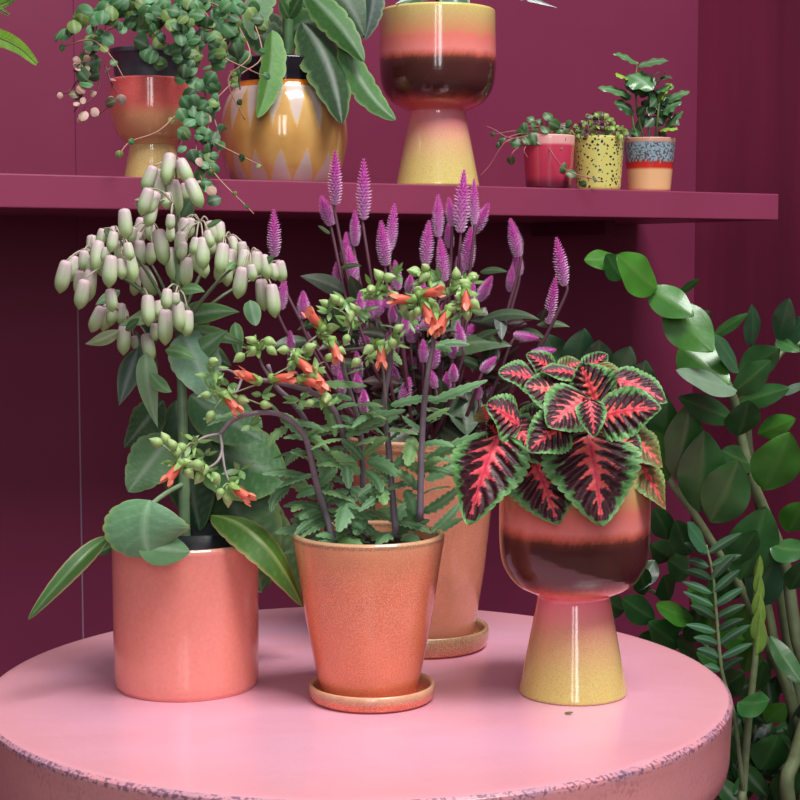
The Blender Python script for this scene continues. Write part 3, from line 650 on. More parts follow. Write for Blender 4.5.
# ================================================================== goblets
def goblet_prof(R, H):
    return arc_profile([(R * .66, 0), (R * .72, H * .006), (R * .70, H * .05), (R * .60, H * .22), (R * .50, H * .39), (R * .485, H * .425), (R * .50, H * .437), (R * .56, H * .447), (R * .78, H * .485), (R * .94, H * .56), (R * .995, H * .66), (R * 1.0, H * .8), (R * .99, H * .9), (R * .985, H)], 4)
YEL = lin(216, 204, 120); OCH = lin(210, 178, 118); PNK = lin(240, 138, 134); PK2 = lin(236, 134, 150); BRN = lin(78, 42, 40)
def goblet_col(H):
    st = [(0, YEL), (.12, lin(216, 200, 124)), (.25, lin(222, 178, 134)), (.34, lin(234, 150, 144)), (.425, PK2), (.44, lin(228, 112, 104)), (.475, lin(216, 100, 84)), (.505, lin(130, 62, 54)), (.535, BRN), (.68, BRN), (.71, lin(100, 54, 44)), (.735, lin(212, 104, 88)), (.76, PNK), (.83, lin(232, 124, 112)), (.87, lin(216, 148, 104)), (.94, OCH), (1, YEL)]
    def f(th, r, z, k):
        n_ = noise.noise(Vector((math.cos(th) * 5, math.sin(th) * 5, z * 20))) * .012
        n_ += noise.noise(Vector((math.cos(th) * 40, math.sin(th) * 40, z * 220))) * .008
        h = z / H + n_; c = bands(st, h)
        al = .6 if (h < .33 or h > .84) else (.15 if h < .43 or h > .74 else 0)
        return (*c, al)
    return f
baseD = WZ(573, 692, TZ); YD = baseD.y; sD = YD / F
tD = thing('potted_coleus', 'coleus with dark pink-veined scalloped leaves in striped goblet pot on the table', 'potted plant', baseD, 'potted plants on the table')
RD = 76 * sD; HD = 232 * sD
pot(goblet_prof(RD, HD), baseD, goblet_col(HD), M_GLAZE, tD, seg=200, sub=3, soilz=HD - .014)

def coleus_col(seed, olive=0, pinkk=1.0):
    so = Vector((seed * 3.1, seed * 1.7, 0))
    PKs = mix(lin(242, 72, 100), lin(244, 96, 84), random.random())
    DK = mix(lin(66, 20, 32), lin(44, 20, 26), random.random()); GR = lin(84, 142, 76); GL = lin(146, 184, 120)
    nv = 7
    def f(u, v):
        e = abs(u); n_ = noise.noise(Vector((u * 3, v * 6, 0)) + so); n2 = noise.noise(Vector((u * 11, v * 18, 5)) + so)
        q = v - .30 * e + .05 * n_
        amp = .5 + .5 * noise.noise(Vector((math.floor(q * nv + .5) * 1.7, (2 if u > 0 else 5), seed * 2.3)))
        sp = (.5 + .5 * math.cos(2 * PI * q * nv)) ** 3
        Lp = (.11 + .12 * n2 + (.10 + .42 * amp) * sp) * max(0, 1 - max(0, q)) ** .45 * sst(-.02, .12, v) * pinkk
        if v > .9: Lp *= .25
        if e < Lp: 
            c = mix(PKs, lin(246, 140, 108), sst(.2, .8, n2 + .3) * .45)
            return mix(lin(214, 38, 84), c, sst(.0, .07, e))
        # green margin scallops
        m_ = .66 + .17 * abs(math.sin(PI * q * nv)) - .1 * sst(.8, 1, v) + .16 * n2
        if e > m_ or v > .955: 
            c = mix(GR, GL, sst(m_, 1.05, e) * .6 + .2 * n2)
            return mix(c, lin(134, 136, 66), olive)
        rim = m_ - .13
        if e > rim and n2 > .14: return mix(GR, DK, .2)
        c = mix(DK, lin(90, 30, 44), .5 * sp)
        return mix(c, lin(140, 120, 60), olive)
    return f
LD = [ # bx,by,tx,ty,w,dyb,dyt,nrm,olive
 (498,434,468,525,64,-.07,-.10,(-.35,-1,.35),0),(532,458,558,525,60,-.05,-.09,(.0,-1,.45),0),(588,434,602,526,78,-.075,-.11,(.15,-1,.45),0),
 (506,424,552,464,42,-.05,-.08,(-.1,-1,.6),0),(588,398,548,428,52,-.09,-.12,(-.2,-1,.6),0),(598,418,662,409,48,-.10,-.13,(.1,-1,.7),0),
 (598,408,580,364,50,-.05,-.06,(0,-1,.7),0),(590,400,594,438,24,-.13,-.145,(0,-1,.6),0),(572,400,524,386,46,-.05,-.06,(-.2,-1,.8),0),
 (520,426,486,404,42,-.06,-.08,(-.2,-1,.8),0),(538,380,498,373,34,-.02,-.04,(-.2,-1,.8),0),(556,374,526,354,26,0,-.01,(0,-1,.8),0),
 (578,374,540,372,24,-.03,-.05,(0,-.8,1),0),(585,372,608,354,24,.0,0,(0,-1,.8),0),(610,378,668,403,44,-.03,-.05,(.4,-1,.8),0),
 (566,424,528,452,38,-.10,-.12,(0,-1,.4),0),(504,440,486,424,34,-.05,-.07,(-.1,-1,.8),0),(575,476,594,508,30,-.04,-.06,(0,-1,.3),0),
 (620,428,663,468,42,-.03,-.05,(.7,-1,.4),.6),(632,454,666,510,38,-.03,-.05,(.7,-1,.3),.6),(490,422,482,406,24,-.02,-.03,(-.3,-1,.4),.8),(596,366,624,396,28,-.02,-.03,(.2,-1,.8),.7),
 (560,372,582,362,24,.02,.02,(0,-1,.8),.4),(610,436,640,452,46,-.05,-.06,(.4,-1,.5),0),(560,440,536,428,34,-.08,-.1,(0,-1,.6),0),(518,434,545,412,34,-.04,-.06,(0,-1,.7),0),
 (540,400,560,380,34,0,0,(0,-1,.5),0),(600,390,630,376,34,0,0,(.2,-1,.6),0),(530,440,520,470,40,-.03,-.04,(0,-1,.4),0),(575,440,570,478,46,-.03,-.04,(0,-1,.4),0),(620,440,640,478,40,-.02,-.03,(.4,-1,.4),0)]
stp = [W(571, 470, YD), W(570, 430, YD - .02), W(575, 395, YD - .04), W(590, 400, YD - .08)]
b = MB(); b.tube(stp, 4 * sD, 2.5 * sD, lin(110, 70, 60)); 
for (bx, by, tx, ty, wp, d0, d1, nr, ol) in LD:
    k = min(1, max(0, (470 - by) / 75)); src = stp[0].lerp(stp[2], k * .8)
    b.tube([src, (src + W(bx, by, YD + d0)) / 2 + Vector((0, 0, .008)), W(bx, by, YD + d0)], 1.6 * sD, 1.2 * sD, lin(150, 80, 80), seg=6)
b.build('stem', M_STEM, tD)
for i, (bx, by, tx, ty, wp, d0, d1, nr, ol) in enumerate(LD):
    p0 = W(bx, by, YD + d0); p1 = W(tx, ty, YD + d1)
    m_ = MB(); c = (p0 + p1) / 2 + Vector((0, -.10 * (p1 - p0).length, .12 * (p1 - p0).length))
    m_.leaf(p0, p1, wp * sD * 1.22, Vector(nr) + rv(.1), coleus_col(i + 1, ol, 1.15 if i < 10 else 1), ctrl=c, a=.58, b=.72, N=96, M=44, ser=12, sera=.06, sermode='sc', fold=.12, pucker=.05, nv=7, wave=.04, wfreq=1.5)
    m_.build('leaf', M_COLEUS, tD, label='olive backed leaf' if ol > .5 else None)

# ================================================================== E: ZZ plant
potZ = Vector((.57, 2.17, 0)); YZ = 2.12
tZ = thing('zamioculcas_plant', 'large glossy dark green leafy plant standing on the floor right of the table', 'plant', potZ)
pot([(.10, 0), (.105, .005), (.13, .2), (.14, .28), (.145, .285), (.145, .3)], potZ, lin(60, 50, 50), M_CORAL, tZ, soilz=.27, seg=48, sub=2)
sZ = YZ / F
def P3(l): return [W(x, y, YZ + d) for x, y, d in l]
root = lambda dx=0, dy=0: potZ + Vector((dx, dy, .26))
fr = [
 ([root(-.03, 0)] + P3([(815,720,0),(797,640,0),(785,565,0),(764,510,-.02),(752,480,-.03),(742,440,-.03),(734,400,-.03),(722,375,-.04),(700,345,-.06),(672,312,-.08),(650,288,-.10),(625,268,-.10),(610,256,-.1)]), 7.5, 2),
 ([root(-.02, .03)] + P3([(800,720,.05),(788,640,.05),(775,560,.04),(758,500,.02),(749,450,0),(748,420,0),(752,390,0),(770,368,-.01),(785,350,0),(810,340,0)]), 7, 2.2),
 ([root(-.05, 0)] + P3([(805,780,.02),(790,700,.0),(765,640,-.02),(742,590,-.02),(720,555,-.02),(695,515,-.02),(668,478,-.01),(650,440,0),(625,400,.02),(590,370,.05)]), 5.5, 3),
 ([root(-.07, -.02)] + P3([(745,800,-.08),(735,720,-.09),(722,672,-.10),(717,620,-.10),(713,575,-.10),(706,545,-.10)]), 2.8, 1.2),
 ([root(-.06, -.04)] + P3([(745,820,-.08),(744,780,-.08),(749,716,-.09),(755,660,-.10),(758,620,-.10),(760,600,-.1)]), 4.8, 2.6),
 ([root(0, -.03)] + P3([(788,800,-.05),(796,755,-.05),(812,700,-.05),(830,640,-.05)]), 8, 6),
 ([root(0, .02)] + P3([(800,760,.04),(789,690,.04),(776,650,.03),(765,600,.03),(740,575,.03)]), 6.5, 4),
 ([root(-.05, .05)] + P3([(765,790,.10),(745,700,.10),(700,640,.10),(665,600,.08),(640,585,.05)]), 4, 2),
 ([root(.03, 0)] + P3([(810,700,-.03),(815,600,-.02),(812,540,-.02),(800,515,-.02)]), 5, 3),
]
for pts, r0, r1 in fr:
    b = MB(); b.tube(pts, r0 * sZ, r1 * sZ, lin(104, 112, 84), seg=10, smooth=6, col2=lin(120, 134, 92)); b.build('stem', M_STEM, tZ)
ZG = lin(46, 94, 48); ZB = lin(60, 116, 40); ZS = lin(56, 98, 74); ZD = lin(42, 82, 46)
LZ = [(640,660,668,628,30,ZG,.08,0),(625,610,600,596,24,ZD,.1,0),(700,655,676,640,28,ZG,.06,1),(660,625,690,612,30,ZG,.06,1),(690,575,668,560,28,ZD,.08,0),(700,600,724,580,28,ZG,.06,1),(648,585,632,560,26,ZD,.1,0),(672,560,650,545,24,ZD,.1,0),(715,640,704,612,26,ZB,.05,1),(618,256,584,260,20,ZB,-.1,0),(622,278,606,254,20,ZG,-.1,.0),(657,290,617,254,36,ZB,-.11,0),(649,288,694,316,28,ZB,-.1,0),(665,306,713,352,38,ZB,-.1,0),(680,345,730,384,40,ZB,-.07,0),(737,391,676,370,26,lin(110,136,124),-.1,1),(734,420,678,397,24,ZD,-.05,0),(739,372,712,333,20,ZS,-.08,1),(678,295,700,279,7,ZG,-.08,0),(696,316,711,312,8,ZD,-.05,0),(713,336,748,313,11,ZG,-.03,0),(752,347,752,304,17,ZS,-.02,1),(779,342,789,298,21,ZS,-.02,1),(786,340,804,318,24,ZS,-.02,1),(738,370,780,348,27,ZD,-.03,0),(733,392,771,360,25,ZD,-.05,0),(776,340,800,352,16,ZG,-.02,0),(735,404,790,388,20,ZG,-.02,0),(780,392,806,384,13,lin(100,130,120),-.02,1),(738,436,748,400,32,ZD,-.05,0),(758,434,796,418,20,ZB,-.02,0),(763,490,790,432,42,ZB,-.07,0),(756,466,721,450,24,ZD,-.03,0),(740,580,766,506,46,ZG,-.06,1),(736,566,757,530,24,ZG,-.075,0),(750,603,776,558,36,ZS,-.03,1),(771,545,808,550,28,ZG,-.07,1),(788,532,806,502,28,ZB,-.04,0),(698,512,704,430,42,ZG,-.05,1),(710,522,738,460,42,ZG,-.07,1),(676,480,690,402,34,ZG,-.03,1),(668,480,652,430,34,lin(60,100,44),-.02,0),(708,549,687,523,22,ZS,-.11,1),(574,372,584,328,32,ZS,.05,1),(560,368,546,334,30,ZS,.05,1),(598,372,600,340,26,ZS,.04,1),(612,385,630,346,26,ZS,.04,1),(638,402,645,360,28,ZS,.03,1),(648,430,658,384,30,ZS,.01,0),(664,465,668,398,30,ZG,-.01,1),(668,540,653,508,22,ZD,.0,0),(690,555,676,520,24,ZD,.0,0),(655,620,622,598,26,ZD,.05,0),(645,595,640,568,20,ZD,.05,0),(680,645,648,622,28,ZG,.04,0),(694,618,656,604,24,ZB,.02,1),(714,610,688,588,28,ZB,.02,1),(733,645,748,605,30,ZB,.03,1),(724,666,696,652,18,ZG,-.09,0),(738,702,770,700,28,ZG,-.1,1),(766,722,786,704,20,ZB,-.03,0),(770,636,806,688,17,ZG,-.06,0),(700,640,690,610,28,ZD,.06,0),(670,600,664,575,24,ZD,.07,0),(722,600,736,560,28,ZD,.03,0),(745,672,756,640,22,ZB,-.02,0),(745,640,720,625,26,ZB,.02,0),(790,590,806,560,22,ZG,-.02,0),(760,770,778,735,34,ZG,.04,0),(740,760,730,735,26,ZD,.06,0),(775,800,798,770,26,ZG,.02,0),(795,745,806,700,22,ZD,.02,0),(630,400,618,370,24,ZD,.06,0),(655,560,640,590,20,ZD,.07,0),(708,700,716,680,20,ZD,.05,0),(720,690,745,672,24,ZD,.06,0),(756,690,764,660,20,ZG,.04,0),(780,670,770,640,18,ZD,.04,0)]  # pale grey-green leaves: glossy sky reflection put into their colour
for (bx, by, tx, ty, wp, c, d, sh) in LZ:
    lf(tZ, bx, by, tx, ty, wp * 1.16, YZ, c, d, d - .03, sag=(random.uniform(-3, 3), random.uniform(-3, 3)), matl=M_GLOSS, N=24, M=10, a=.84, b=.78, fold=.16, nrm=Vector((random.uniform(-.3, .3), -1, .9 if sh else .35)), vein=.2 if sh else .08, nj=.1, mid=mix(c, lin(150, 180, 90), .12), wave=.02, midw=.018)
for k in range(10):
    y = 550 + k * 13
    for sg_ in (-1, 1):
        x = 707 + (y - 545) * .12
        lf(tZ, x, y + 4, x + sg_ * random.uniform(22, 36), y - random.uniform(6, 22) * (1 if sg_ > 0 else .5), 9, YZ, ZS, -.10, -.12, sag=(0, -3), matl=M_GLOSS, N=12, M=6, a=.8, b=.7, vein=0, fold=.3)
m_ = MB()
for k in range(7):
    y0 = 655 - k * 12; m_.leaf(W(757 + (k % 2) * 3 - 1, y0, YZ - .105), W(760 + (k % 2) * 2, y0 - 40 + k * 2, YZ - .112), (15 - k) * sZ, Vector(((k % 2) - .5, -1, .1)), lc(lin(124, 160, 70), lin(150, 180, 90)), N=10, M=6, a=.7, b=.7, curl=-.35)
m_.build('new_shoot', M_LEAF, tZ, label='pale green rolled new shoot')
b = MB()
for k in range(60):
    x = random.uniform(715, 800); y = random.uniform(690, 800); a = random.uniform(0, 6.28); L = random.uniform(30, 46)
    lf(None, x, y, x + L * math.cos(a), y - L * math.sin(a), L * .5, YZ, ZD, random.uniform(.04, .16), random.uniform(.04, .16), mb=b, N=8, M=6, a=.85, b=.65, vein=0)
b.build('lower_foliage', M_GLOSS, tZ)

# ================================================================== shelf plants
# 1 red goblet + trailing vines
p1, _ = onshelf(153, .075); Y1 = p1.y; s1 = Y1 / F
t1 = thing('potted_peperomia', 'round-leaved trailing plant spilling from red and mustard goblet pot, leftmost on the shelf', 'potted plant', p1, 'potted plants on the shelf')
R1 = 41 * s1; H1 = 97 * s1
RED = lin(244, 96, 106)
def gcol1(th, r, z, k):
    h = z / H1 + noise.noise(Vector((math.cos(th) * 12, math.sin(th) * 12, z * 60))) * .015
    return (*bands([(0, lin(214, 192, 116)), (.36, lin(218, 192, 128)), (.42, lin(196, 150, 96)), (.62, lin(232, 164, 122)), (.76, RED), (1, lin(242, 82, 98))], h), .7)
pr1 = arc_profile([(R1 * .66, 0), (R1 * .70, H1 * .01), (R1 * .62, H1 * .2), (R1 * .56, H1 * .34), (R1 * .60, H1 * .365), (R1 * .80, H1 * .44), (R1 * .97, H1 * .6), (R1 * 1.02, H1 * .78), (R1, H1)], 5)
pot(pr1, p1, gcol1, M_GLAZE, t1, seg=128, soilz=H1 - .02)
b = MB(); b.lathe([(.001, H1 - .05), (R1 * .78, H1 - .05), (R1 * .93, H1 + 24 * s1), (R1 * .99, H1 + 25 * s1), (R1 * .99, H1 + 30 * s1), (R1 * .9, H1 + 30 * s1), (R1 * .85, H1 + 20 * s1), (.001, H1 + 20 * s1)], p1, lin(74, 74, 84), seg=64); b.build('nursery_pot', M_BLACK, t1)
PG = lin(62, 112, 66); PG2 = lin(92, 140, 104); PPK = lin(196, 160, 160); PVS = lin(150, 96, 88)
def rleaf(mb, px, py, r, Y, c, tilt=None):
    a = random.uniform(0, 6.28) if tilt is None else tilt
    p0 = W(px - r * math.cos(a), py + r * math.sin(a), Y); p1_ = W(px + r * math.cos(a), py - r * math.sin(a), Y + random.uniform(-.01, .01))
    mb.leaf(p0, p1_, 2 * r * Y / F * random.uniform(.85, 1.0), FRONT + rv(.5), lc(jit(c, .18), vein=0, midw=.03), ctrl=(p0 + p1_) / 2 + Vector((0, -.5 * r * Y / F, .2 * r * Y / F)), a=1, b=.5, N=9, M=6, curl=-.08, fold=0)
vines = []
def vine(t_, pts, Ybase, dens, rmin, rmax, cols, stemc=PVS, sr=.9, jx=6):
    m_ = MB(); P = catmull([W(x, y, Ybase + d) for x, y, d in pts], 6); m_.tube(P, sr * Ybase / F, sr * .7 * Ybase / F, stemc, seg=5, smooth=0)
    v = m_.build('vine', M_STEM, t_)
    l_ = MB(); tot = 0
    for i in range(len(pts) - 1):
        seglen = math.hypot(pts[i + 1][0] - pts[i][0], pts[i + 1][1] - pts[i][1]); n_ = max(1, int(seglen / dens))
        for k in range(n_):
            f = (k + random.random()) / n_; x = pts[i][0] + (pts[i + 1][0] - pts[i][0]) * f; y = pts[i][1] + (pts[i + 1][1] - pts[i][1]) * f; d = pts[i][2] + (pts[i + 1][2] - pts[i][2]) * f
            rleaf(l_, x + random.uniform(-jx, jx), y + random.uniform(-jx, jx), random.uniform(rmin, rmax), Ybase + d - random.uniform(0, .015), random.choice(cols))
    if l_.v: l_.build('leaves', M_MATTE, v)
gc = [PG, PG, PG2, lin(56, 92, 60), lin(98, 124, 60)]
for pts in [
 [(150,30,0),(120,10,-.03),(90,15,-.05),(72,28,-.06),(55,42,-.06)],[(150,30,0),(125,25,-.04),(100,35,-.06),(90,60,-.07),(85,90,-.07)],[(150,20,0),(135,8,-.05),(112,5,-.07),(105,30,-.08)],
 [(150,20,0),(160,5,-.05),(175,10,-.07),(178,40,-.08),(182,60,-.08)],[(160,20,0),(185,5,-.04),(200,30,-.06),(196,60,-.07),(190,90,-.07),(200,120,-.07)],[(165,20,0),(200,8,-.05),(215,40,-.06),(212,80,-.07),(216,110,-.07)],
 [(160,20,0),(195,0,-.03),(230,15,-.03),(238,50,-.02),(240,90,-.02)],[(150,25,0),(140,40,-.05),(142,52,-.06),(160,68,-.07)],[(155,15,0),(150,0,-.05),(130,-5,-.05),(110,10,-.03)],
 [(165,15,0),(182,20,-.05),(186,48,-.07),(184,82,-.08)],[(165,0,0),(190,-5,0),(220,0,0),(250,10,0),(262,30,.0)],[(160,30,0),(150,30,-.06),(170,45,-.08),(200,62,-.08)],[(150,10,0),(140,10,-.06),(165,20,-.08),(195,25,-.09)],
 [(165,0,.03),(190,-5,.03),(215,10,.03),(225,60,.03)],[(150,0,.03),(120,-5,.03),(100,10,.03),(95,40,.03)]]:
    vine(t1, pts, Y1, 5.2, 4.5, 9.2, gc)
for pts in [[(205,90,-.07),(208,130,-.08),(205,165,-.10),(203,190,-.11)],[(200,100,-.07),(196,140,-.09),(200,175,-.11),(214,200,-.12)],[(212,110,-.07),(220,145,-.09),(212,170,-.1)],[(190,95,-.08),(184,125,-.1),(180,150,-.11)]]:
    vine(t1, pts, Y1, 7, 4, 8, gc + [PPK])
pink = [PPK, PPK, lin(170, 130, 128), lin(98, 90, 66)]
for pts in [[(95,60,-.06),(78,80,-.06),(68,92,-.07),(56,93,-.07)],[(90,50,-.06),(85,85,-.07),(78,105,-.08),(74,112,-.08)],[(100,60,-.06),(98,90,-.07),(86,105,-.08),(82,122,-.08)],[(105,65,-.06),(112,85,-.07),(118,98,-.08),(98,115,-.08)],[(85,45,-.06),(74,72,-.07),(88,58,-.07)]]:
    vine(t1, pts, Y1, 8, 3, 6, pink, stemc=lin(110, 50, 62))
for pts in [[(190,100,-.08),(160,130,-.1),(130,142,-.11),(118,157,-.12)],[(200,135,-.09),(225,148,-.11),(245,158,-.12),(262,166,-.13)],[(205,160,-.1),(220,180,-.12),(245,205,-.13),(254,214,-.13)],[(240,30,-.02),(215,50,-.06),(250,70,-.06),(270,78,-.04)],[(235,20,-.02),(250,55,-.05),(228,80,-.06),(245,120,-.05)],[(250,10,0),(262,55,-.03),(240,75,-.05),(215,100,-.07)],[(60,48,-.06),(90,40,-.08),(110,55,-.09),(125,80,-.09)]]:
    vine(t1, pts, Y1, 26, 2.5, 4.5, [lin(112, 120, 60), PG], stemc=lin(176, 130, 112), sr=.8, jx=2)

# 2 ochre round pot with kalanchoe
p2, _ = onshelf(284, .095); Y2 = p2.y; s2 = Y2 / F
t2 = thing('potted_kalanchoe', 'thick-stemmed plant with big scalloped drooping leaves in bulbous ochre glazed pot on the shelf', 'potted plant', p2, 'potted plants on the shelf')
H2 = 120 * s2; R2 = 63 * s2
OC = lin(222, 178, 108); LIL = lin(214, 198, 196)
def col2(th, r, z, k):
    h = z / H2; tw = abs(((th / (2 * PI) * 17) % 1) - .5) * 2; tw2 = abs(((th / (2 * PI) * 15 + .2) % 1) - .5) * 2
    w_ = noise.noise(Vector((math.cos(th) * 8, math.sin(th) * 8, z * 30))) * .03; h2 = h + w_
    if h > .82: return lin(30, 24, 32)
    if h > .775: return lin(214, 118, 34)
    A1 = sst(-.03, .03, h2 + w_ - (.44 + .34 * tw)); A2 = sst(-.015, .015, .26 - .28 * tw2 - h2)
    if A2 > 0: return mix(OC, lin(198, 172, 174), A2 * .85)
    if A1 > 0: return mix(OC, LIL, A1 * .8)
    return mix(OC, lin(196, 140, 72), .5 + .5 * noise.noise(Vector((math.cos(th) * 5, math.sin(th) * 5, z * 25))))
prof2 = arc_profile([(R2 * .72, 0), (R2 * .80, H2 * .015), (R2 * .93, H2 * .15), (R2 * 1.0, H2 * .35), (R2 * .985, H2 * .52), (R2 * .90, H2 * .68), (R2 * .79, H2 * .78), (R2 * .765, H2 * .83), (R2 * .77, H2 * .92), (R2 * .77, H2)], 7)
pot(prof2, p2, col2, M_OCHRE, t2, seg=320, sub=3, soilz=H2 - .012)
b = MB(); b.tube([W(288, 62, Y2), W(288, 20, Y2), W(287, -30, Y2)], 5.5 * s2, 5 * s2, lin(84, 120, 78), seg=12, rings=9); b.build('stem', M_STEM, t2)
KL = lin(62, 110, 58); KLD = lin(36, 70, 38)
for (bx, by, tx, ty, wp, c, d0, d1, sg, nr, fo) in [(302,22,342,124,44,KLD,-.03,-.10,(12,-16),(.2,-1,.3),.5),(306,-8,364,62,30,KL,-.03,-.08,(2,-10),(-.2,-1,.6),.5),(343,42,396,120,28,lin(66,112,60),-.05,-.08,(-8,12),(.1,-1,.4),.4),(325,-20,364,36,40,KLD,0,-.02,(6,-10),(0,-1,.4),.2),(374,-22,364,40,22,lin(52,76,74),.0,-.02,(6,0),(-.2,-1,.3),.3),(268,-20,256,40,34,lin(96,128,100),-.02,-.07,(-10,-4),(-.4,-1,.4),.2),(272,30,257,118,26,lin(84,134,66),-.07,-.11,(10,6),(-.3,-1,.4),.4),(284,50,240,20,36,KLD,.02,.02,(0,0),(0,-1,.3),.1),(286,55,262,10,36,KLD,.03,.03,(0,0),(0,-1,.3),.1),(292,10,320,-10,30,KLD,.03,.03,(0,0),(0,-1,.3),.1),(288,35,326,22,34,lin(50,86,50),.01,-.01,(0,-12),(0,-1,.3),.1),(289,18,302,-6,16,KL,-.03,-.05,(0,0),(0,-1,.5),.1),(289,18,280,0,12,KL,-.03,-.05,(0,0),(0,-1,.5),.1),(300,35,298,56,7,KLD,0,0,(-4,0),(0,-1,.3),.1),(262,60,238,100,40,lin(50,90,50),-.02,-.04,(0,-6),(-.4,-1,.4),.1)]:
    lf(t2, bx, by, tx, ty, wp, Y2, c, d0, d1, sag=sg, nrm=Vector(nr), matl=M_MATTE, N=40, M=8, a=.75, b=.65, ser=6, sera=.10, sermode='sc', fold=fo, vein=.2, nj=.05, edge=mix(c, lin(150, 180, 110), .5))

# 3 striped goblet
p3, _ = onshelf(437.5, .062); Y3 = p3.y; s3 = Y3 / F
t3 = thing('potted_alocasia', 'dark silver-veined plant in banded olive, pink and brown goblet pot on the shelf', 'potted plant', p3, 'potted plants on the shelf')
R3 = 57.5 * s3; H3 = 171 * s3
pot(goblet_prof(R3, H3), p3, goblet_col(H3), M_GLAZE, t3, seg=200, sub=3, soilz=H3 - .014)
for (bx, by, tx, ty, wp, c, d) in [(450,-14,460,13,34,lin(60,92,80),-.06),(430,-4,412,-30,20,ZD,0),(470,-20,558,8,12,lin(70,80,90),-.02),(440,-10,395,4,12,ZD,-.06),(500,-18,540,4,4,lin(60,60,66),-.03),(452,0,470,-30,24,ZD,.01)]:
    lf(t3, bx, by, tx, ty, wp, Y3, c, d * .3, d, matl=M_GLOSS, N=16, M=10, a=.7, mid=lin(170, 190, 176), vein=.7, midw=.06, edge=lin(160, 180, 160) if wp == 34 else None)
b = MB(); b.tube([W(437, 14, Y3), W(440, -10, Y3 - .01), W(450, -16, Y3 - .02)], 3 * s3, 2 * s3, lin(80, 70, 60)); b.tube([W(437, 14, Y3), W(450, -14, Y3), W(500, -20, Y3 - .01)], 2.5 * s3, 1 * s3, lin(80, 70, 60)); b.build('stem', M_STEM, t3)

# 4-6 small cups
def cup(px, wdt, rt, rb, h, name, label, cat, colf, matl, soilc=lin(40, 30, 26)):
    p, _ = onshelf(px, wdt); s = p.y / F
    t_ = thing(name, label, cat, p, 'small potted plants on the shelf')
    R_t, R_b, H_ = rt * s, rb * s, h * s
    pot([(R_b * .94, 0), (R_b, .002), (R_b + (R_t - R_b) * .5, H_ * .5), (R_t * .995, H_ * .95), (R_t, H_)], p, lambda th, r, z, k: colf(th, z / H_), matl, t_, wall=.003, seg=160, sub=10, soilz=H_ - .006, soilcol=soilc)
    return t_, p, s
t4, p4, s4 = cup(548.5, .05, 26, 22.5, 52, 'potted_peperomia', 'round-leaved plant trailing from small raspberry red cup, left of three small cups', 'potted plant', lambda th, h: (*bands([(0, lin(70, 30, 48)), (.12, lin(120, 36, 60)), (.25, lin(184, 56, 84)), (.82, lin(204, 66, 94)), (.835, lin(236, 166, 166)), (1, lin(240, 180, 174))], h), 0), M_CUP)
t5, p5, s5 = cup(598, .05, 25.5, 22, 52, 'potted_oxalis', 'tiny-leaved sprouts in pale yellow cup with black speckles, middle of three small cups', 'potted plant', lambda th, h: (*lin(214, 208, 118), 1.0), M_SPOT)
def dripc(th, h):
    e = .58 + .05 * noise.noise(Vector((math.cos(th) * 7, math.sin(th) * 7, 0))) + .02 * math.sin(th * 31)
    if h > .95: return (*lin(206, 156, 136), 0)
    if h > e: return (*lin(92, 84, 92), .95)
    if h > .41: return (*mix(lin(206, 48, 40), lin(130, 50, 44), sst(e - .06, e, h)), 0)
    return (*lin(236, 186, 136), 0)
t6, p6, s6 = cup(649, .05, 25.5, 21, 52, 'potted_coffee_plant', 'upright glossy-leaved seedling in blue, red and peach drip-glazed cup, right of three small cups', 'potted plant', dripc, M_DRIP)
def c48(x, y): return 480 + x / 3.64, 50 + y / 3.64
l4 = [(185,253,16),(248,243,20),(155,303,24),(130,340,22),(195,325,25),(222,330,20),(270,275,22),(237,290,18),(200,280,18),(305,285,20),(295,325,20),(290,357,10),(47,308,9),(80,325,13),(68,347,12),(112,403,16),(297,428,20),(332,450,20),(418,470,12),(375,490,14),(170,330,18),(250,310,16),(325,270,14),(285,300,16),(215,262,14),(160,280,16)]
b = MB(); v4 = MB(); root4 = W(546, 142, p4.y)
for (x, y, r) in l4:
    X, Y_ = c48(x, y); d = -.03 if Y_ > 138 else random.uniform(-.03, .01); lp = W(X, Y_, p4.y + d)
    rleaf(b, X, Y_, r / 3.64 * 1.05, p4.y + d, lin(62, 102, 56))
    if Y_ < 150: v4.tube([root4, (root4 + lp) / 2 + Vector((0, 0, .01)), lp], .7 * s4, .5 * s4, PVS, seg=5)
for pts in ([(546,140,0),(550,150,-.04),(566,170,-.045),(590,178,-.045),(600,182,-.045)], [(535,140,0),(508,140,-.04),(490,165,-.04),(480,176,-.04)], [(540,138,0),(510,138,-.03),(495,130,-.03),(486,126,-.03)], [(535,138,0),(515,150,-.04),(510,160,-.04)], [(530,142,-.03),(524,150,-.04),(528,158,-.04)]):
    v4.tube([W(x, y, p4.y + d) for x, y, d in pts], .7 * s4, .5 * s4, lin(160, 90, 96), seg=5)
b.build('leaves', M_LEAF, t4); v4.build('vine', M_STEM, t4)
b = MB(); v5 = MB()
for k in range(170):
    a = random.gauss(0, 1); X = 598 + a * 15; Y_ = 138 - random.random() * 26 * math.exp(-a * a * .35); X = max(566, min(628, X)); d = random.uniform(-.035, .03)
    rleaf(b, X, Y_, random.uniform(1.6, 3.2), p5.y + d, random.choice([lin(124, 150, 66), lin(110, 136, 64), lin(90, 120, 54), lin(84, 40, 60)]))
    if k % 4 == 0: v5.tube([W(598 + a * 9, 141, p5.y + d * .5), W(X, Y_, p5.y + d)], .5 * s5, .4 * s5, lin(150, 110, 90), seg=4, smooth=2)
b.build('leaves', M_LEAF, t5); v5.build('stem', M_STEM, t5)
v6 = MB()
